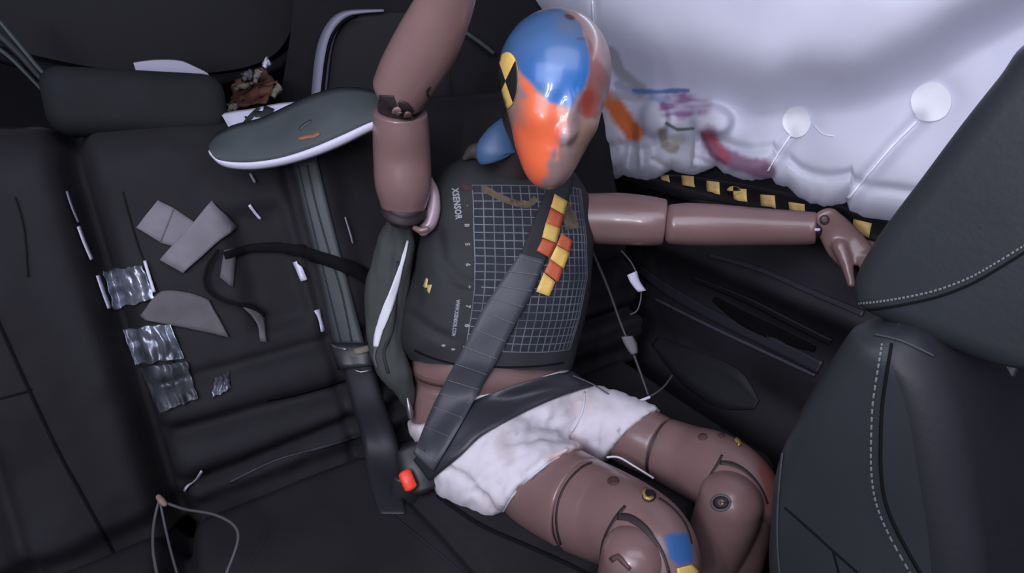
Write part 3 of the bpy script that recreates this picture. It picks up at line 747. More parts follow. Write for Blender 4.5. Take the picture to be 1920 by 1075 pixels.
# jacket side flap with white strip (hangs beside the right ribs)
fl = limb('jacket_side_flap', [sec(748, 418, .99, 46), sec(742, 460, .985, 72), sec(730, 520, .98, 78), sec(722, 590, .98, 74), sec(722, 650, .98, 62), sec(742, 700, .98, 58), sec(760, 735, .99, 34), sec(768, 765, 1.0, 14)], M['flap'], dm, flat=.6, cap=(.3, .6), seg=56)
for v in fl.data.vertices:
    px, py, d = proj(v.co); v.co += v.normal*(.005*noise.noise(Vector((px*.035, py*.012, 4)))+.003*noise.noise(Vector((px*.09, py*.03, 4))))
fl.data.update(); bfl = bvh(fl)
line('white_strip', [(764, 452, 4), (757, 480, 7), (751, 502, 7), (738, 545, 14), (722, 590, 17), (710, 625, 13), (705, 650, 8)], 10, [bfl], M['white'], fl, off=.002, nv=4)
line('white_strip', [(705, 650, 6), (702, 670, 5), (708, 690, 4)], 5, [bfl], M['taped'], fl, off=.002)
line('cloth_fold', [(746, 490), (742, 560), (735, 620), (720, 660), (728, 700)], 6, [bfl], M['vest'], fl, off=.001)
limb('metal_clip', [sec(764, 748, .985, 6), sec(768, 768, .985, 12), sec(770, 782, .985, 10)], M['steel'], dm, sub=3, seg=12)
# ---- neck
limb('neck', [sec(960, 330, 1.02, 110), sec(972, 280, .98, 100), sec(990, 220, .93, 95)], M['dark'], dm, cap=(0, 0))
limb('neck_collar', [sec(872, 296, .975, 10), sec(890, 284, .97, 30), sec(918, 290, .965, 34), sec(950, 300, .96, 20)], mat('collar_tan', (.055, .045, .042), .6), dm, sub=5, seg=20)
V = []; 
nb = limb('neck_shield', [sec(950, 226, .93, 22), sec(938, 254, .93, 54), sec(930, 282, .935, 76), sec(932, 292, .94, 72)], mat('shield_blue', (.05, .10, .20), .5), dm, cap=(.2, .2), flat=.6, seg=40)
# ---- head
yc = P(1034, 182, .80)
fwd = Vector((-F.x, -F.y, -F.z))              # towards the camera
face = (fwd*.84+R*.24-U*.44).normalized()
upv = (U+R*.17+fwd*.34); upv = (upv-face*upv.dot(face)).normalized(); lat = upv.cross(face).normalized()*-1   # lat = image right side
lat = face.cross(upv).normalized()*-1
if lat.dot(R) < 0: lat = -lat
def ell(p, c, r):
    q = ((p[0]-c[0])/r[0], (p[1]-c[1])/r[1], (p[2]-c[2])/r[2]); k0 = sqrt(q[0]**2+q[1]**2+q[2]**2)
    g2 = sqrt((q[0]/r[0])**2+(q[1]/r[1])**2+(q[2]/r[2])**2) or 1e-6
    return k0*(k0-1)/g2
def smin(a, b, k):
    h = max(0, min(1, .5+.5*(b-a)/k)); return b+(a-b)*h-k*h*(1-h)
def smax(a, b, k): return -smin(-a, -b, k)
def hsdf(p):
    x, y, z = p; x = abs(x)                       # x lateral, y forward, z up
    d = ell((x, y, z), (0, -.012, .034), (.082, .096, .086))
    d = smin(d, ell((x, y, z), (0, .026, -.020), (.060, .060, .080)), .035)
    d = smin(d, ell((x, y, z), (0, .044, -.060), (.042, .042, .056)), .03)
    d = smin(d, ell((x, y, z), (0, .052, -.094), (.024, .028, .028)), .03)
    d = smin(d, ell((x, y, z), (.028, .058, -.022), (.022, .024, .018)), .022)
    d = smax(d, -ell((x, y, z), (.029, .114, .002), (.022, .018, .014)), .018)
    d = smin(d, ell((x, y, z), (0, .086, -.016), (.0075, .011, .028)), .016)
    d = smin(d, ell((x, y, z), (0, .092, -.036), (.010, .010, .009)), .012)
    d = smin(d, ell((x, y, z), (0, .081, -.064), (.017, .007, .005)), .008)
    d = smin(d, ell((x, y, z), (0, .079, -.075), (.015, .007, .005)), .008)
    return d
NU, NV = 200, 150; V = []; Fc = []; cen = Vector((0, .012, -.005))
def headw(q): return yc+lat*q[0]+face*q[1]+upv*q[2]
def marchd(dr):
    t = .0
    for _ in range(60):
        q = cen+dr*t; d = hsdf(q)
        t += d*.0 + max(-.03, min(.03, -hsdf(q)))*.8
        if abs(d) < 1e-5: break
    return cen+dr*t
LQ = []
for j in range(NV+1):
    th = pi*(j+.02)/(NV+.04)
    for i in range(NU):
        ph = 2*pi*i/NU; dr = Vector((sin(th)*cos(ph), sin(th)*sin(ph), cos(th)))
        q = marchd(dr); LQ.append(q); V.append(headw(q))
for j in range(NV):
    for i in range(NU): a = j*NU+i; b = j*NU+(i+1) % NU; Fc.append((a, b, b+NU, a+NU))
Fc.append(tuple(range(NU))); Fc.append(tuple(range(NV*NU+NU-1, NV*NU-1, -1)))
TAN = (.25, .165, .155); BLUE = (.02, .12, .36); ORG = (.72, .13, .05); RED = (.30, .04, .02)
def polyd(px, py, poly):
    """signed distance, negative inside"""
    ins = False; n = len(poly); dmin = 1e9
    for i in range(n):
        a, b = poly[i], poly[(i+1) % n]
        if (a[1] > py) != (b[1] > py) and px < (b[0]-a[0])*(py-a[1])/(b[1]-a[1])+a[0]: ins = not ins
        dmin = min(dmin, seg_d(px, py, a, b))
    return -dmin if ins else dmin
BP = [(930, 95), (950, 55), (1000, 22), (1050, 14), (1085, 40), (1100, 75), (1105, 110), (1104, 140), (1095, 165), (1082, 185), (1070, 202), (1055, 195), (1030, 190), (1015, 175), (1000, 160), (985, 145), (970, 125), (960, 105)]
OP = [(972, 140), (990, 148), (1010, 175), (1030, 195), (1052, 205), (1065, 215), (1062, 228), (1050, 240), (1045, 262), (1035, 290), (1030, 310), (1025, 330), (1012, 352), (985, 345), (960, 318), (942, 280), (930, 235), (940, 228), (962, 250), (972, 210), (985, 180), (975, 160)]
RP = [(1098, 60), (1110, 80), (1120, 110), (1135, 130), (1145, 160), (1140, 200), (1120, 222), (1100, 222), (1085, 210), (1084, 190), (1098, 170), (1106, 140), (1106, 105)]
def headcol(p, n_=None):
    px, py, d = proj(p); nz = noise.noise(p*60)*7+noise.noise(p*150)*3
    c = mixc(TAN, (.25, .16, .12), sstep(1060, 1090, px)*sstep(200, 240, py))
    c = mixc(c, (.20, .05, .04), .85*sstep(5, -3, polyd(px, py, RP)+nz*.5)); c = mixc(c, (.24, .03, .012), .75*sstep(30, 16, sqrt((px-1108)**2+((py-192)*.9)**2)+nz*.4))
    c = mixc(c, ORG, sstep(6, -7, polyd(px, py, OP)+nz))
    c = mixc(c, (.42, .17, .11), .6*sstep(26, 8, sqrt(((px-975)*1)**2+((py-215)*.7)**2)+nz))
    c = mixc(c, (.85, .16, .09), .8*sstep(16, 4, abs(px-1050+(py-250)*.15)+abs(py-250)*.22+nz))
    c = mixc(c, (.42, .36, .40), .85*sstep(13, 5, sqrt(((px-1058)*1.2)**2+((py-258)*.5)**2)+nz*.3))  # pale grey nose highlight painted into the colour
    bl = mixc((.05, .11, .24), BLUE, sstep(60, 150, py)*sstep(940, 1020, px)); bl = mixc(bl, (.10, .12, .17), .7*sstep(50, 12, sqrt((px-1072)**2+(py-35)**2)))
    c = mixc(c, bl, sstep(5, -4, polyd(px, py, BP)+nz*.5))
    c = mixc(c, (.06, .02, .02), .8*sstep(9, 5, sqrt(((px-1068)*.7)**2+((py-32-(px-1068)*.3)*1.4)**2))); c = mixc(c, (.09, .04, .04), .6*sstep(6, 3, sqrt(((px-1088)*.6)**2+((py-73)*1.4)**2)))
    c = mixc(c, (.33, .10, .07), .8*sstep(8, 2, abs(px-930)+nz*.3)*sstep(80, 110, py)*sstep(205, 180, py))
    return c
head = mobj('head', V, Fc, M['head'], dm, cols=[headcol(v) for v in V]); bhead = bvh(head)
head['label'] = 'glossy head painted blue, orange and red'
def hd(name, fn, nu, nv, off, mt, th=.0004): return patch(name, fn, nu, nv, [bhead], off, M[mt], head, th)
hd('round_target', discfn(950, 152, 23, 54, rot=.06), 40, 8, .0012, 'yellow')
for a0 in (0, 1):
    c0 = pi*a0; hd('target_quadrant', discfn(950, 152, 23, 54, c0-.80, c0+.80, rot=.06), 12, 8, .0022, 'black')
# ---- right arm (raised)
limb('shoulder_joint', [sec(806, 338, .965, 12), sec(812, 360, .96, 22), sec(813, 392, .96, 26), sec(806, 418, .96, 26), sec(794, 432, .96, 22)], mat('clevis_pink', (.34, .25, .28), .3, spec=.7), dm, sub=6, seg=24)
limb('joint_socket', [sec(757, 408, .945, 62), sec(757, 396, .935, 84), sec(758, 385, .925, 70)], M['dark'], dm, cap=(.4, .4))
limb('shoulder_joint', [sec(778, 428, .925, 10), sec(788, 432, .92, 12), sec(800, 430, .92, 11)], M['skin'], dm, sub=4, seg=16)
ua = limb('upper_arm', [sec(757, 378, .935, 88), sec(756, 345, .92, 104), sec(754, 290, .90, 106), sec(752, 240, .87, 104), sec(751, 212, .855, 100)], M['skin'], dm, cap=(.62, .15), seg=56)
ua['label'] = 'upper arm of the raised arm'
fa = limb('forearm', [sec(749, 172, .82, 102), sec(768, 138, .80, 112), sec(802, 80, .765, 118), sec(834, 12, .72, 106), sec(856, -50, .68, 92), sec(880, -130, .64, 80)], M['skin'], dm, cap=(.62, .1), seg=56)
fa['label'] = 'forearm of the raised arm'
bra = [bvh(ua), bvh(fa)]
limb('elbow_core', [sec(748, 205, .85, 78), sec(752, 185, .83, 78)], M['dark'], dm)
patch('elbow_slot', edgefn([(712, 178), (716, 196), (728, 204)], [(738, 178), (742, 190), (746, 202)]), 6, 6, bra, .0015, M['dark'], dm, .001)
line('elbow_slot', [(748, 190, 8), (758, 198, 18), (768, 212, 18), (776, 224, 6)], 14, bra, M['dark'], dm, off=.0015)
line('elbow_seam', [(712, 198), (730, 212), (752, 224), (775, 224), (790, 212), (804, 198)], 4, bra, M['dark'], dm, off=.001)
patch('elbow_screw', discfn(745, 205, 8, 7), 14, 2, bra, .004, mat('screw_skin', (.2, .13, .12), .35), dm, .003)
patch('elbow_screw', discfn(764, 212, 7, 6), 14, 2, bra, .004, mat('screw_dull', (.12, .07, .06), .35), dm, .003)
line('elbow_seam', [(804, 182), (800, 172), (806, 162)], 4, bra, M['dark'], dm, off=.001)
# ---- left arm (reaching forward along the door)
uw = limb('upper_arm', [sec(1070, 408, 1.075, 92), sec(1110, 410, 1.07, 94), sec(1160, 411, 1.06, 97), sec(1215, 415, 1.04, 93), sec(1243, 417, 1.033, 86)], M['skin'], dm, cap=(.3, 0), seg=56)
limb('elbow_core', [sec(1225, 418, 1.035, 64), sec(1255, 420, 1.03, 60)], M['dark'], dm)
lf = limb('forearm', [sec(1260, 421, 1.025, 75), sec(1290, 421, 1.02, 80), sec(1350, 423, 1.005, 78), sec(1430, 426, .985, 70), sec(1500, 428, .965, 64), sec(1526, 428, .955, 60)], M['skin'], dm, cap=(.55, 0), seg=56)
limb('wrist_joint', [sec(1524, 429, .957, 40), sec(1540, 424, .955, 30)], M['dark'], dm, cap=(0, .3))
limb('wrist_pin', [sec(1530, 431, .92, 6), sec(1535, 431, .918, 6)], M['pale'], dm, sub=2, seg=10)
# hand: palm and five fingers fused into one skin
def fuse(name, geos, mt, parent, vox, smooth_it=6, fac=.5):
    V = []; Fc = []
    for v, f in geos: o_ = len(V); V += v; Fc += [tuple(i+o_ for i in q) for q in f]
    o = mobj(name, V, Fc, mt, parent); m = mod(o, 'REMESH', mode='VOXEL', voxel_size=vox, use_smooth_shade=True); mod(o, 'SMOOTH', factor=fac, iterations=smooth_it)
    bake(o)
    for p in o.data.polygons: p.use_smooth = True
    return o
def G(secs, **k): return limb_geo(secs, **k)
hd_geo = [G([sec(1549, 412, .94, 48), sec(1564, 430, .942, 56), sec(1584, 458, .94, 66), sec(1602, 479, .93, 64)], flat=.45, cap=(.9, .6)),
          G([sec(1574, 462, .935, 28), sec(1586, 492, .925, 22), sec(1592, 515, .92, 17), sec(1596, 533, .915, 14)], sub=4, seg=16),          # thumb side finger pointing down
          G([sec(1598, 482, .93, 20), sec(1616, 492, .915, 18), sec(1622, 512, .90, 15), sec(1616, 528, .89, 13)], sub=4, seg=16),
          G([sec(1606, 478, .93, 21), sec(1628, 487, .915, 19), sec(1640, 505, .90, 16), sec(1638, 524, .885, 14)], sub=4, seg=16),
          G([sec(1612, 468, .935, 21), sec(1636, 474, .925, 19), sec(1652, 490, .91, 16), sec(1654, 508, .90, 14)], sub=4, seg=16),
          G([sec(1608, 458, .945, 19), sec(1634, 460, .94, 17), sec(1650, 472, .93, 14), sec(1658, 488, .92, 12)], sub=4, seg=16)]
lh = fuse('hand', hd_geo, M['skin'], dm, .0028, 5); lh['label'] = 'hand reaching behind the front seat'
bh = [bvh(lh)]
line('wrist_screw', [(1546+8*cos(a*pi/8), 412+8*sin(a*pi/8)) for a in range(17)], 2.5, bh, M['dark'], lh, off=.001, n=24)
patch('wrist_screw', discfn(1546, 412, 6, 6), 12, 2, bh, .0015, mat('screw_head', (.12, .08, .08), .4), lh, .002)
# hand of the raised arm, above the picture edge: same shape turned to follow that forearm
rh = lh.copy(); rh.data = lh.data.copy(); col.objects.link(rh); rh['label'] = 'hand of the raised arm'
src = P(1545, 420, .95); dst = P(884, -145, .635)
d1 = (P(1612, 490, .92)-src).normalized(); d2 = (P(884, -145, .635)-P(856, -50, .68)).normalized(); q = d1.rotation_difference(d2)
for v in rh.data.vertices: v.co = dst+q @ (v.co-src)
# ---- thighs, knees, shins
def kneecol(patches):
    def f(p):
        px, py, d = proj(p); c = SKIN; nz = noise.noise(p*70)*4
        for poly, colr, k in patches: c = mixc(c, colr, k*sstep(3, -3, polyd(px, py, poly)+nz*.4))
        return c
    return f
rt = limb('thigh', [sec(935, 868, .975, 100), sec(970, 885, .955, 138), sec(1015, 907, .925, 172), sec(1086, 944, .868, 177)], M['skin'], dm, cap=(.3, 0), seg=64)
limb('thigh_core', [sec(1070, 935, .88, 168), sec(1120, 960, .845, 168)], M['dark'], dm)
rk = limb('knee_shell', [sec(1099, 950, .858, 176), sec(1140, 967, .825, 172), sec(1175, 984, .79, 168), sec(1212, 1014, .755, 172), sec(1226, 1046, .735, 170), sec(1232, 1085, .722, 158)], M['skinp'], dm, cap=(0, .3), seg=72, sub=12,
   colf=kneecol([([(1246, 1004), (1262, 999), (1292, 1002), (1300, 1030), (1300, 1056), (1275, 1062), (1256, 1050)], (.03, .11, .30), .95)]))
rk['label'] = 'knee shell with blue paint patch'
brk = [bvh(rk)]
yp = patch('yellow_mark', quadfn((1268, 1066), (1296, 1059), (1312, 1075), (1270, 1085)), 5, 5, brk, .0015, M['yellow'], rk, .001)
def balleg(px, py, d, r): c = P(px, py, d); return [(*c, r*.97), (*(c+Vector((0, 0, -.03))), r), (*(c+Vector((.0, .004, -.09))), r*.98), (*(c+Vector((0, .012, -.17))), r*.9), (*(c+Vector((0, .02, -.26))), r*.75)]
kb = limb('knee_ball', balleg(1188, 1044, .705, .0435), M['skin'], dm, cap=(.85, .5), seg=56)
bkb = [bvh(kb)]+brk
line('knee_gap', [(1173, 950, 5), (1158, 968, 6), (1141, 994, 4), (1131, 1020, 4), (1127, 1050, 4)], 5, brk, M['dark'], dm, off=.0015, nv=3)
line('knee_gap', [(1158, 970, 12), (1180, 972, 14), (1205, 988, 13), (1226, 1012, 8), (1243, 1040, 5), (1254, 1075, 5)], 9, brk, M['dark'], dm, off=.0015, nv=3)
line('knee_slot', [(1146, 1052, 10), (1158, 1044, 11), (1170, 1056, 9), (1182, 1068, 6)], 10, [bkb[0]], mat('slot_brown', (.07, .035, .035), .6), dm, off=.0015)
brt = [bvh(rt)]+brk
line('seam_gap', [(1110, 868), (1090, 878), (1067, 901), (1051, 930), (1044, 962), (1045, 994), (1052, 1021)], 3.5, brt, M['dark'], dm, off=.001)
patch('access_hole', discfn(1150, 903, 11, 8), 16, 2, brk, .001, mat('hole_brown', (.07, .035, .03), .7), dm, .001)
patch('brass_screw', discfn(1217, 931, 13, 11), 16, 2, brk, .001, M['dark'], dm, .002)
line('brass_screw', [(1210, 920), (1206, 932), (1214, 940), (1224, 937)], 5, brk, M['brass'], dm, off=.004, th=.003)
line('edge_seam', [(1235, 935), (1262, 955), (1285, 985), (1296, 1020)], 3, brk, M['dark'], dm, off=.0008)
kr = P(1222, 1050, .735)
limb('shin', [(*(kr+Vector((.0, .01, 0))), .056), (*(kr+Vector((.0, .0, -.12))), .056), (*(kr+Vector((0, -.005, -.26))), .048), (*(kr+Vector((0, 0, -.40))), .036)], M['skin'], dm, cap=(.6, .3))
ft = kr+Vector((0, 0, -.47)); 
limb('foot', [(ft.x, ft.y+.06, .04, .03), (ft.x, ft.y, .048, .036), (ft.x, ft.y-.08, .042, .034), (ft.x, ft.y-.16, .034, .028)], M['skin'], dm)
limb('ankle_joint', [(ft.x, ft.y, .05, .026), (ft.x, ft.y, ft.z+.09, .026)], M['dark'], dm)
# left leg
lt_ = limb('thigh', [sec(1120, 784, 1.045, 96), sec(1150, 798, 1.02, 110), sec(1195, 820, .985, 120), sec(1234, 838, .958, 116)], M['skin'], dm, cap=(.3, 0), seg=64)
limb('thigh_core', [sec(1210, 830, .97, 106), sec(1256, 848, .947, 108)], M['dark'], dm)
lk = limb('knee_shell', [sec(1246, 843, .953, 117), sec(1290, 862, .925, 128), sec(1335, 880, .89, 142), sec(1372, 905, .86, 146), sec(1388, 935, .84, 146), sec(1392, 965, .825, 130)], M['skinp'], dm, cap=(0, .3), seg=72, sub=12,
   colf=kneecol([([(1425, 850), (1448, 870), (1460, 900), (1456, 975), (1436, 955), (1432, 915), (1420, 885)], (.20, .055, .04), .75)]))
lk['label'] = 'knee shell with red-brown paint on the front'
blk = [bvh(lk)]
kb2 = limb('knee_ball', balleg(1370, 938, .797, .0465), M['skin'], dm, cap=(.85, .5), seg=56)
line('knee_gap', [(1354, 854, 4), (1345, 872, 5), (1328, 898, 3), (1316, 925, 3), (1310, 945, 3)], 4, blk, M['dark'], dm, off=.0012, nv=3)
line('knee_gap', [(1350, 868, 8), (1375, 872, 8), (1402, 888, 6), (1425, 915, 4), (1438, 945, 4)], 6, blk, M['dark'], dm, off=.0012, nv=3)
bk2 = [bvh(kb2)]+blk
line('knee_socket', [(1352+17*cos(a*pi/8), 943+14*sin(a*pi/8)) for a in range(17)], 5, [bk2[0]], M['taped'], dm, off=.001, n=30)
patch('knee_socket', discfn(1352, 943, 15, 12), 16, 2, [bk2[0]], .0012, M['dark'], dm, .001)
patch('socket_pin', discfn(1353, 943, 7, 7), 12, 2, [bk2[0]], .003, mat('pin', (.12, .08, .07), .4, metal=.4), dm, .003)
patch('access_hole', discfn(1318, 820, 9, 6), 16, 2, blk, .001, mat('hole_red', (.09, .045, .04), .7), dm, .001)
patch('access_hole', discfn(1352, 818, 7, 4), 16, 2, blk, .001, bpy.data.materials['hole_red'], dm, .001)
line('brass_screw', [(1378, 826), (1384, 832), (1386, 838)], 6, blk, M['brass'], dm, off=.003, th=.003)
kl = P(1392, 950, .835)
limb('shin', [(*(kl+Vector((.005, .01, 0))), .052), (*(kl+Vector((.01, .005, -.12))), .054), (*(kl+Vector((.01, 0, -.26))), .046), (*(kl+Vector((.01, 0, -.40))), .035)], M['skin'], dm, cap=(.6, .3))
fl2 = kl+Vector((.01, 0, 0))
limb('foot', [(fl2.x, fl2.y+.06, .04, .03), (fl2.x, fl2.y, .048, .036), (fl2.x, fl2.y-.08, .042, .034), (fl2.x, fl2.y-.16, .034, .028)], M['skin'], dm)
limb('ankle_joint', [(fl2.x, fl2.y, .05, .026), (fl2.x, fl2.y, .22, .026)], M['dark'], dm)
# ---- shorts
pel = [tsec((760, 790), (1066, 706), 1.04, 1.075, .104), tsec((770, 815), (1080, 738), 1.035, 1.08, .114), tsec((800, 850), (1104, 772), 1.02, 1.08, .12), tsec((850, 880), (1120, 800), 1.02, 1.07, .10)]
pg = rings(body_geo(pel, sub=6, seg=60))
def cut(geo, A, B, Mi, keep):
    bm = bmesh.new(); vs = [bm.verts.new(v) for v in geo[0]]; bm.verts.ensure_lookup_table()
    for f in geo[1]: bm.faces.new([vs[i] for i in f])
    nn = (B-A).cross(Mi-A).normalized()
    if nn.dot(keep-A) > 0: nn = -nn
    r = bmesh.ops.bisect_plane(bm, geom=bm.verts[:]+bm.edges[:]+bm.faces[:], plane_co=A, plane_no=nn, clear_outer=True)
    ed = [e for e in r['geom_cut'] if isinstance(e, bmesh.types.BMEdge)]; bmesh.ops.edgeloop_fill(bm, edges=ed)
    bm.verts.index_update(); out = ([v.co.copy() for v in bm.verts], [tuple(v.index for v in f.verts) for f in bm.faces]); bm.free(); return out
sg = [pg, cut(G([sec(885, 845, 1.0, 206), sec(950, 874, .965, 208), sec(1002, 902, .935, 203), sec(1060, 930, .888, 196), sec(1110, 953, .85, 190)], cap=(.5, .02)), P(935, 974, .925), P(1097, 848, .95), P(1008, 884, .845), P(900, 850, 1)),
      cut(G([sec(1062, 776, 1.05, 122), sec(1120, 793, 1.03, 134), sec(1176, 812, .995, 136), sec(1240, 840, .955, 132)], cap=(.5, .02)), P(1133, 867, .99), P(1236, 780, 1.02), P(1166, 820, .94), P(1060, 757, 1.06))]
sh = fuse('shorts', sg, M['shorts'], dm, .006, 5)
for _ in range(1):
    me = sh.data
    for v in me.vertices:
        px, py, d = proj(v.co)
        k = .0045*noise.noise(Vector((px*.045+py*.03, py*.018-px*.01, 3)))+.0025*noise.noise(Vector((px*.09, py*.05, 8)))
        for pts, dp, wd in (([(1092, 742), (1088, 775), (1072, 808)], .006, 13), ([(1000, 800), (1050, 790), (1085, 765)], .006, 8), ([(950, 830), (1010, 818), (1060, 822)], .006, 7), ([(840, 880), (880, 905), (905, 940)], .007, 8), ([(900, 900), (930, 870), (980, 850)], .004, 8), ([(1100, 750), (1120, 790), (1118, 830)], .004, 7), ([(885, 925), (912, 935), (925, 960)], .006, 6)):
            dd = min(seg_d(px, py, a, b) for a, b in zip(pts, pts[1:])); k -= dp*exp(-(dd/wd)**2)
        v.co += v.normal*k
    me.update()
cols = []
for v in sh.data.vertices:
    px, py, d = proj(v.co); nz = noise.noise(v.co*60); c = (.66, .62, .67)
    c = mixc(c, (.50, .42, .42), .6*sstep(.1, .5, noise.noise(v.co*14)))
    c = mixc(c, (.62, .36, .30), .55*sstep(22, 5, seg_d(px, py, (1040, 862), (1095, 846))+nz*8))
    c = mixc(c, (.22, .24, .33), .8*sstep(6, 2, sqrt((px-1160)**2+((py-808)*1.5)**2)+nz*4)); c = mixc(c, (.3, .3, .38), .8*sstep(4, 1, sqrt((px-968)**2+((py-813)*1.5)**2)+nz*2))
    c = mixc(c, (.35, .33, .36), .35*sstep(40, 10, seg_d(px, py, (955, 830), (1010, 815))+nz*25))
    cols.append(c)
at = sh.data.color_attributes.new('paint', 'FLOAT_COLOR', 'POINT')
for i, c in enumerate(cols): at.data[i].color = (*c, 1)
bsh = [bvh(sh)]
line('hem', [(938, 972), (962, 930), (1000, 892), (1045, 860), (1092, 850)], 4, bsh, M['white'], sh, off=.001)
line('seam', [(1096, 736), (1094, 765), (1084, 790), (1070, 810)], 3.5, bsh, M['white'], sh, off=.002)
line('waistband', [(880, 752), (940, 735), (1000, 716), (1066, 694)], 9, bsh+[babd], M['white'], sh, off=.003, nv=2)

# ================================================================== SEAT BELT ON THE DUMMY
sb = thing('seat_belt', 'grey seat belt crossing the dummy chest and lap into the buckle', 'seat belt', P(800, 840, .95))
BT = [bvest, babd]+bsh
lapL = [(1072, 694), (1000, 712), (940, 732), (890, 752), (850, 790), (810, 830), (775, 862)]
lapR = [(1112, 724), (1056, 742), (1000, 765), (950, 790), (900, 820), (860, 858), (806, 902)]
lap, blap = drape('lap_webbing', lapL, lapR, BT, .006, M['lap'], sb)
shL = [(1012, 370), (998, 420), (975, 475), (938, 530), (905, 580), (870, 650), (835, 715), (808, 770), (775, 850)]
shR = [(1062, 372), (1050, 430), (1022, 488), (1000, 545), (965, 610), (930, 680), (895, 740), (862, 800), (812, 885)]
shb, bsb = drape('shoulder_webbing', shL[2:], shR[2:], BT+[blap], .007, M['belt'], sb, nv=80)
up_, bup = drape('shoulder_webbing', [(1040, 322), (1028, 350), (1012, 385), (996, 425), (975, 480)], [(1078, 330), (1068, 365), (1056, 400), (1042, 440), (1024, 492)], BT, .0035, M['vest'], sb, nv=30)
fsh = edgefn(shL[2:], shR[2:])
for k in range(13):
    v = .03+.94*k/12
    a = fsh(.03, v); b = fsh(.97, v-.015 if v > .03 else v)
    line('belt_mark', [a, ((a[0]+b[0])/2, (a[1]+b[1])/2), b], 2.0, [bsb], M['beltline'], sb, off=.0018, th=.0004)
for q, mt in (([(1038, 365), (1062, 379), (1056, 404), (1031, 390)], 'yellow'), ([(1031, 391), (1056, 405), (1049, 430), (1022, 419)], 'orange'), ([(1022, 419), (1049, 430), (1042, 457), (1015, 446)], 'yellow'),
              ([(1016, 448), (1042, 458), (1030, 484), (1005, 471)], 'orange'), ([(1051, 438), (1071, 452), (1066, 474), (1042, 460)], 'orange'), ([(1042, 461), (1066, 475), (1055, 504), (1030, 486)], 'yellow'),
              ([(1030, 487), (1054, 504), (1045, 530), (1019, 511)], 'orange'), ([(1018, 512), (1040, 529), (1028, 556), (1004, 547)], 'yellow')):
    patch('target_square', quadfn(*q), 4, 4, [bsb, bup, bvest], .004, M[mt], sb, .0006)
# buckle with red button
bk = thing('belt_buckle', 'black seat belt buckle with red button beside the white shorts', 'buckle', P(780, 900, .93))
bdir = (P(800, 925, .90)-P(770, 835, .94)).normalized()
qr = Vector((0, 0, -1)).rotation_difference(bdir).to_matrix() @ Matrix.Rotation(radians(25), 3, 'Z')
limb('buckle_body', [sec(772, 845, .955, 62), sec(784, 880, .94, 66), sec(796, 915, .93, 52)], M['buckle'], bk, cap=(.4, .4), flat=.55)
bbu = [bvh(bk.children[0])]
rbx = limb('red_button', [sec(759, 888, .905, 24), sec(764, 900, .90, 25), sec(770, 914, .898, 24)], M['red'], bk, cap=(.5, .5), flat=.5, sub=4, seg=24)
limb('buckle_stalk', [sec(765, 900, .945, 60), sec(760, 930, .95, 58), sec(756, 965, .97, 50)], M['buckle'], bk, cap=(.3, .3), flat=.5)
# white wire over the thigh
ww = tube('white_wire', [P(1138, 858, .90), P(1160, 858, .895), P(1190, 875, .885), P(1225, 897, .875)], .0018, M['cablew']); tag(ww, 'thin white wire lying between the dummy thighs', 'wire')
# cables by the door side
for nm, pts, r, mt, lb in (
    ('sensor_cable', [(1110, 470, 1.08), (1140, 540, 1.10), (1165, 610, 1.10), (1190, 670, 1.08), (1215, 740, 1.06)], .003, 'cabled', 'long dark cable hanging between dummy and door'),
    ('sensor_cable', [(1165, 470, 1.12), (1188, 500, 1.12), (1202, 545, 1.12), (1196, 580, 1.12), (1182, 590, 1.12)], .0018, 'cable', 'thin grey cable looping through the upper white tag by the door'),
    ('sensor_cable', [(1190, 755, 1.0), (1222, 742, 1.0), (1245, 725, 1.02), (1260, 705, 1.05)], .0018, 'cable', 'short thin cable end behind the left thigh'),
    ('sensor_cable', [(1075, 705, 1.0), (1110, 720, 1.0), (1150, 745, 1.0), (1190, 770, 1.0)], .0014, 'cable', 'thin cable along the top of the left thigh')):
    tag(tube(nm, [P(*p) for p in pts], r, M[mt]), lb, 'cable')
tag(tube('cable_tip', [P(1190, 756, .998), P(1218, 745, .998)], .0028, M['pale']), 'pale tip of the short cable behind the left thigh', 'cable')
tg = strip_obj('white_tag', [(1176, 516), (1182, 530), (1196, 548)], [(1194, 508), (1200, 528), (1212, 545)], 1.10, 1.10, M['pale'], None, n=6, m=4, bulge=.003, th=.001); tag(tg, 'bright white tape tag on the cable by the door, upper one', 'tag')
tg = strip_obj('grey_tag', [(1165, 632), (1172, 648), (1184, 666)], [(1186, 630), (1194, 645), (1196, 662)], 1.075, 1.075, M['tape'], None, n=6, m=4, bulge=.004, th=.001); tag(tg, 'dull grey tape tag on the long cable by the door, lower one', 'tag')
# cables bottom left
wires = thing('cable_bundle', 'thin grey cables fanning out from a pale tie at the backrest foot', 'cable', P(303, 938, .86))
def cpx(pts, r, mt, nm='cable'): tube(nm, [P(*p) for p in pts], r, M[mt], wires)
cpx([(303, 940, .85), (345, 955, .84), (400, 965, .82), (438, 985, .80), (446, 1015, .78), (425, 1075, .75)], .0022, 'cable')
cpx([(298, 940, .85), (289, 980, .83), (287, 1030, .80), (296, 1085, .77)], .0022, 'cable')
cpx([(300, 940, .85), (310, 990, .83), (322, 1040, .80), (335, 1085, .77)], .0018, 'cable')
limb('cable_tie', [sec(297, 932, .845, 9), sec(303, 940, .843, 12), sec(309, 946, .842, 9)], mat('tie_tan', (.2, .13, .11), .6), wires, sub=3, seg=12)

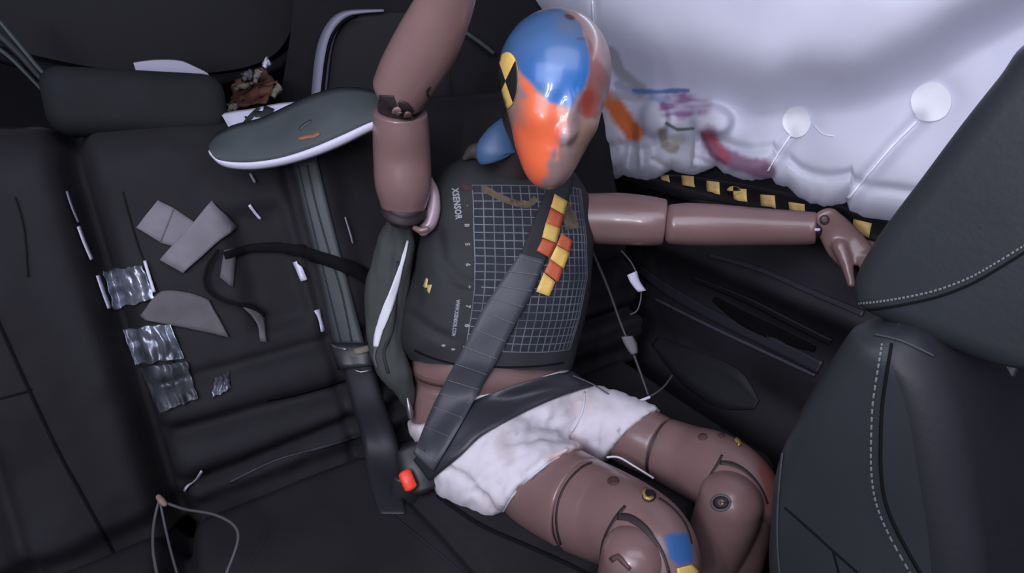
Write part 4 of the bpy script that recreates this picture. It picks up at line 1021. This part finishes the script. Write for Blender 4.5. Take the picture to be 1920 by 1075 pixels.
# ================================================================== FRONT SEAT
fs = thing('front_seat', 'dark leather front seat with large headrest and pale stitching, seen at the right edge', 'seat', (.70, .10, .05))
def seat_solid(name, prof, x0, x1, mt, n=60, ex=5.0, crown=.0, rnd=.045):
    """prof: list (z, y_rear, y_front) ; cross-sections are rounded rectangles in x-y"""
    P_ = catmull(prof, 10); rs = []
    for z, yr, yf, *_ in P_:
        cx, cy = (x0+x1)/2, (yr+yf)/2; ax, ay = (x1-x0)/2, (yr-yf)/2; ring = []
        for k in range(n):
            a = 2*pi*k/n; c, s = cos(a), sin(a); e = 2/ex
            # even rounding: rounded rectangle with radius rnd
            r = min(rnd, ax*.9, ay*.9); X = math.copysign(abs(c)**e, c)*ax; Y = math.copysign(abs(s)**e, s)*ay
            ring.append(Vector((cx+X, cy+Y, z)))
        rs.append(ring)
    V, Fc = rings(rs); return mobj(name, V, Fc, mt, fs)
def side_solid(name, outline, x0, x1, mt, ro=.03, sub=6, NZ=90):
    """side profile (y,z) turned into level rings with rounded corners"""
    c = catmull(outline+[outline[0]], sub)
    zs = [p[1] for p in c]; z0, z1 = min(zs)+1e-4, max(zs)-1e-4; rs = []
    def span(z):
        ys = []
        for a, b in zip(c, c[1:]):
            if (a[1] > z) != (b[1] > z): ys.append(a[0]+(b[0]-a[0])*(z-a[1])/(b[1]-a[1]))
        return min(ys), max(ys)
    for k in range(NZ+1):
        a = pi*k/NZ; t = k/NZ; t = .5-.5*cos(a) if (t < .25 or t > .75) else .5-.5*cos(a)
        z = z0+(z1-z0)*t; yf, yr = span(z); q = min((z-z0), (z1-z))/ro; ins = ro*(1-sqrt(max(0, 1-(1-min(1, q))**2)))
        X0, X1 = x0+ins, x1-ins; r = min(ro, (yr-yf)/2*.98, (X1-X0)/2)-1e-4; ring = []
        for cx, cy, a0 in ((X1-r, yr-r, 0), (X0+r, yr-r, 90), (X0+r, yf+r, 180), (X1-r, yf+r, 270)):
            for m in range(17): aa = radians(a0+90*m/16); ring.append(Vector((cx+r*cos(aa), cy+r*sin(aa), z)))
        rs.append(ring)
    V, Fc = rings(rs)
    o = mobj(name, V, Fc, mt, fs); return o
XS = .45
def prof(pxs, x): return [(lambda q: (q.y, q.z))(onX(a, b, x)) for a, b in pxs]
bo = prof([(1604, 612), (1560, 680), (1520, 745), (1482, 820), (1462, 890), (1456, 960), (1452, 1040), (1462, 1150)], XS+.03)
bo += [(.15, .38), (-.02, .38), (-.03, .50), (.0, .65), (.04, .78), (.075, .86), (.105, .92), (.135, .955), (.16, .966)]
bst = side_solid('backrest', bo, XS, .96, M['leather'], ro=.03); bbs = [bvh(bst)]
ho = prof([(1606, 548), (1618, 500), (1660, 430), (1735, 330), (1810, 230), (1880, 142), (1935, 75)], XS+.06)
hy = ho[-1]; ho += [(hy[0]-.03, hy[1]+.012), (.065, 1.19), (.03, 1.12), (.03, 1.03), (.06, .975), (.11, .955), (.16, .957), (ho[0][0]-.012, ho[0][1]-.012)]
hrs = side_solid('headrest', ho, XS+.035, .90, M['leather'], ro=.025); bhs = [bvh(hrs)]
# seams and stitching
def stitches(name, pts, wd, gap, bs, parent):
    f = linefn(pts, wd); L = sum(sqrt((a[0]-b[0])**2+(a[1]-b[1])**2) for a, b in zip(pts, pts[1:])); n = int(L/gap); V = []; Fc = []
    for k in range(n):
        t0, t1 = (k+.15)/n, (k+.8)/n; q = []
        for u, v in ((t0, .0), (t0, 1), (t1, 1), (t1, 0)):
            h = hit(*f(u, v), bs)
            if not h: break
            q.append(h[0]+h[1]*.0016)
        if len(q) == 4:
            i = len(V); V += q; c = sum(q, Vector())/4; V.append(c+h[1]*.001); Fc += [(i, i+1, i+4), (i+1, i+2, i+4), (i+2, i+3, i+4), (i+3, i, i+4)]
    o = mobj(name, V, Fc, M['stitch'], parent); o['kind'] = 'stuff'; return o
hp = [(1612, 568), (1650, 565), (1700, 557), (1760, 543), (1820, 520), (1870, 492), (1925, 458)]
stitches('stitching', hp, 4, 8, bhs, fs)
line('seam', [(a, b+13) for a, b in hp], 5, bhs, M['seam'], fs, off=.0008)
vp = [(1655, 645), (1648, 690), (1638, 760), (1635, 830), (1636, 890), (1645, 945), (1670, 1005), (1712, 1080)]
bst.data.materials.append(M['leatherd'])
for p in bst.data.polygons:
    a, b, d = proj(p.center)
    if d > .1 and p.normal.y < .3 and a > interp([(q[1], q[0]+17) for q in vp], b): p.material_index = 1  # darker leather right of the seam stands in for shade
stitches('stitching', vp, 4, 13, bbs, fs)
line('seam', [(a+17, b) for a, b in vp], 6, bbs, M['seam'], fs, off=.0008)
line('seam', [(1472, 952), (1510, 985), (1565, 1035), (1610, 1075)], 3, bbs, M['seam'], fs, off=.0008)
line('seam', [(1563, 1035), (1575, 1080)], 3, bbs, M['seam'], fs, off=.0008)
line('piping', [(1468, 850), (1461, 920), (1458, 1000), (1462, 1075)], 4, bbs, M['pillar'], fs, off=.001)
line('seam', [(1640, 628), (1690, 640), (1750, 668)], 4, bbs+bhs, M['pillar'], fs, off=.001)
for dx in (.12, .27):
    y0 = .10; tube('headrest_post', [Vector((XS+dx, .11, .90)), Vector((XS+dx, .115, 1.02))], .007, M['steel'], fs)
limb('post_guide', [sec(1686, 612, .46, 10), sec(1694, 630, .455, 14), sec(1712, 640, .45, 12)], M['pillar'], fs, sub=3, seg=16)
limb('guide_ring', [sec(1850, 652, .42, 4), sec(1885, 653, .41, 6), sec(1930, 649, .40, 5)], M['taped'], fs, sub=3, seg=12)
rbox('seat_cushion', (.70, -.20, .36), .50, .50, .15, M['leatherd'], fs, bev=.05, seg=5)
rbox('seat_base', (.70, -.10, .15), .40, .45, .28, M['seatd'], fs, bev=.03)
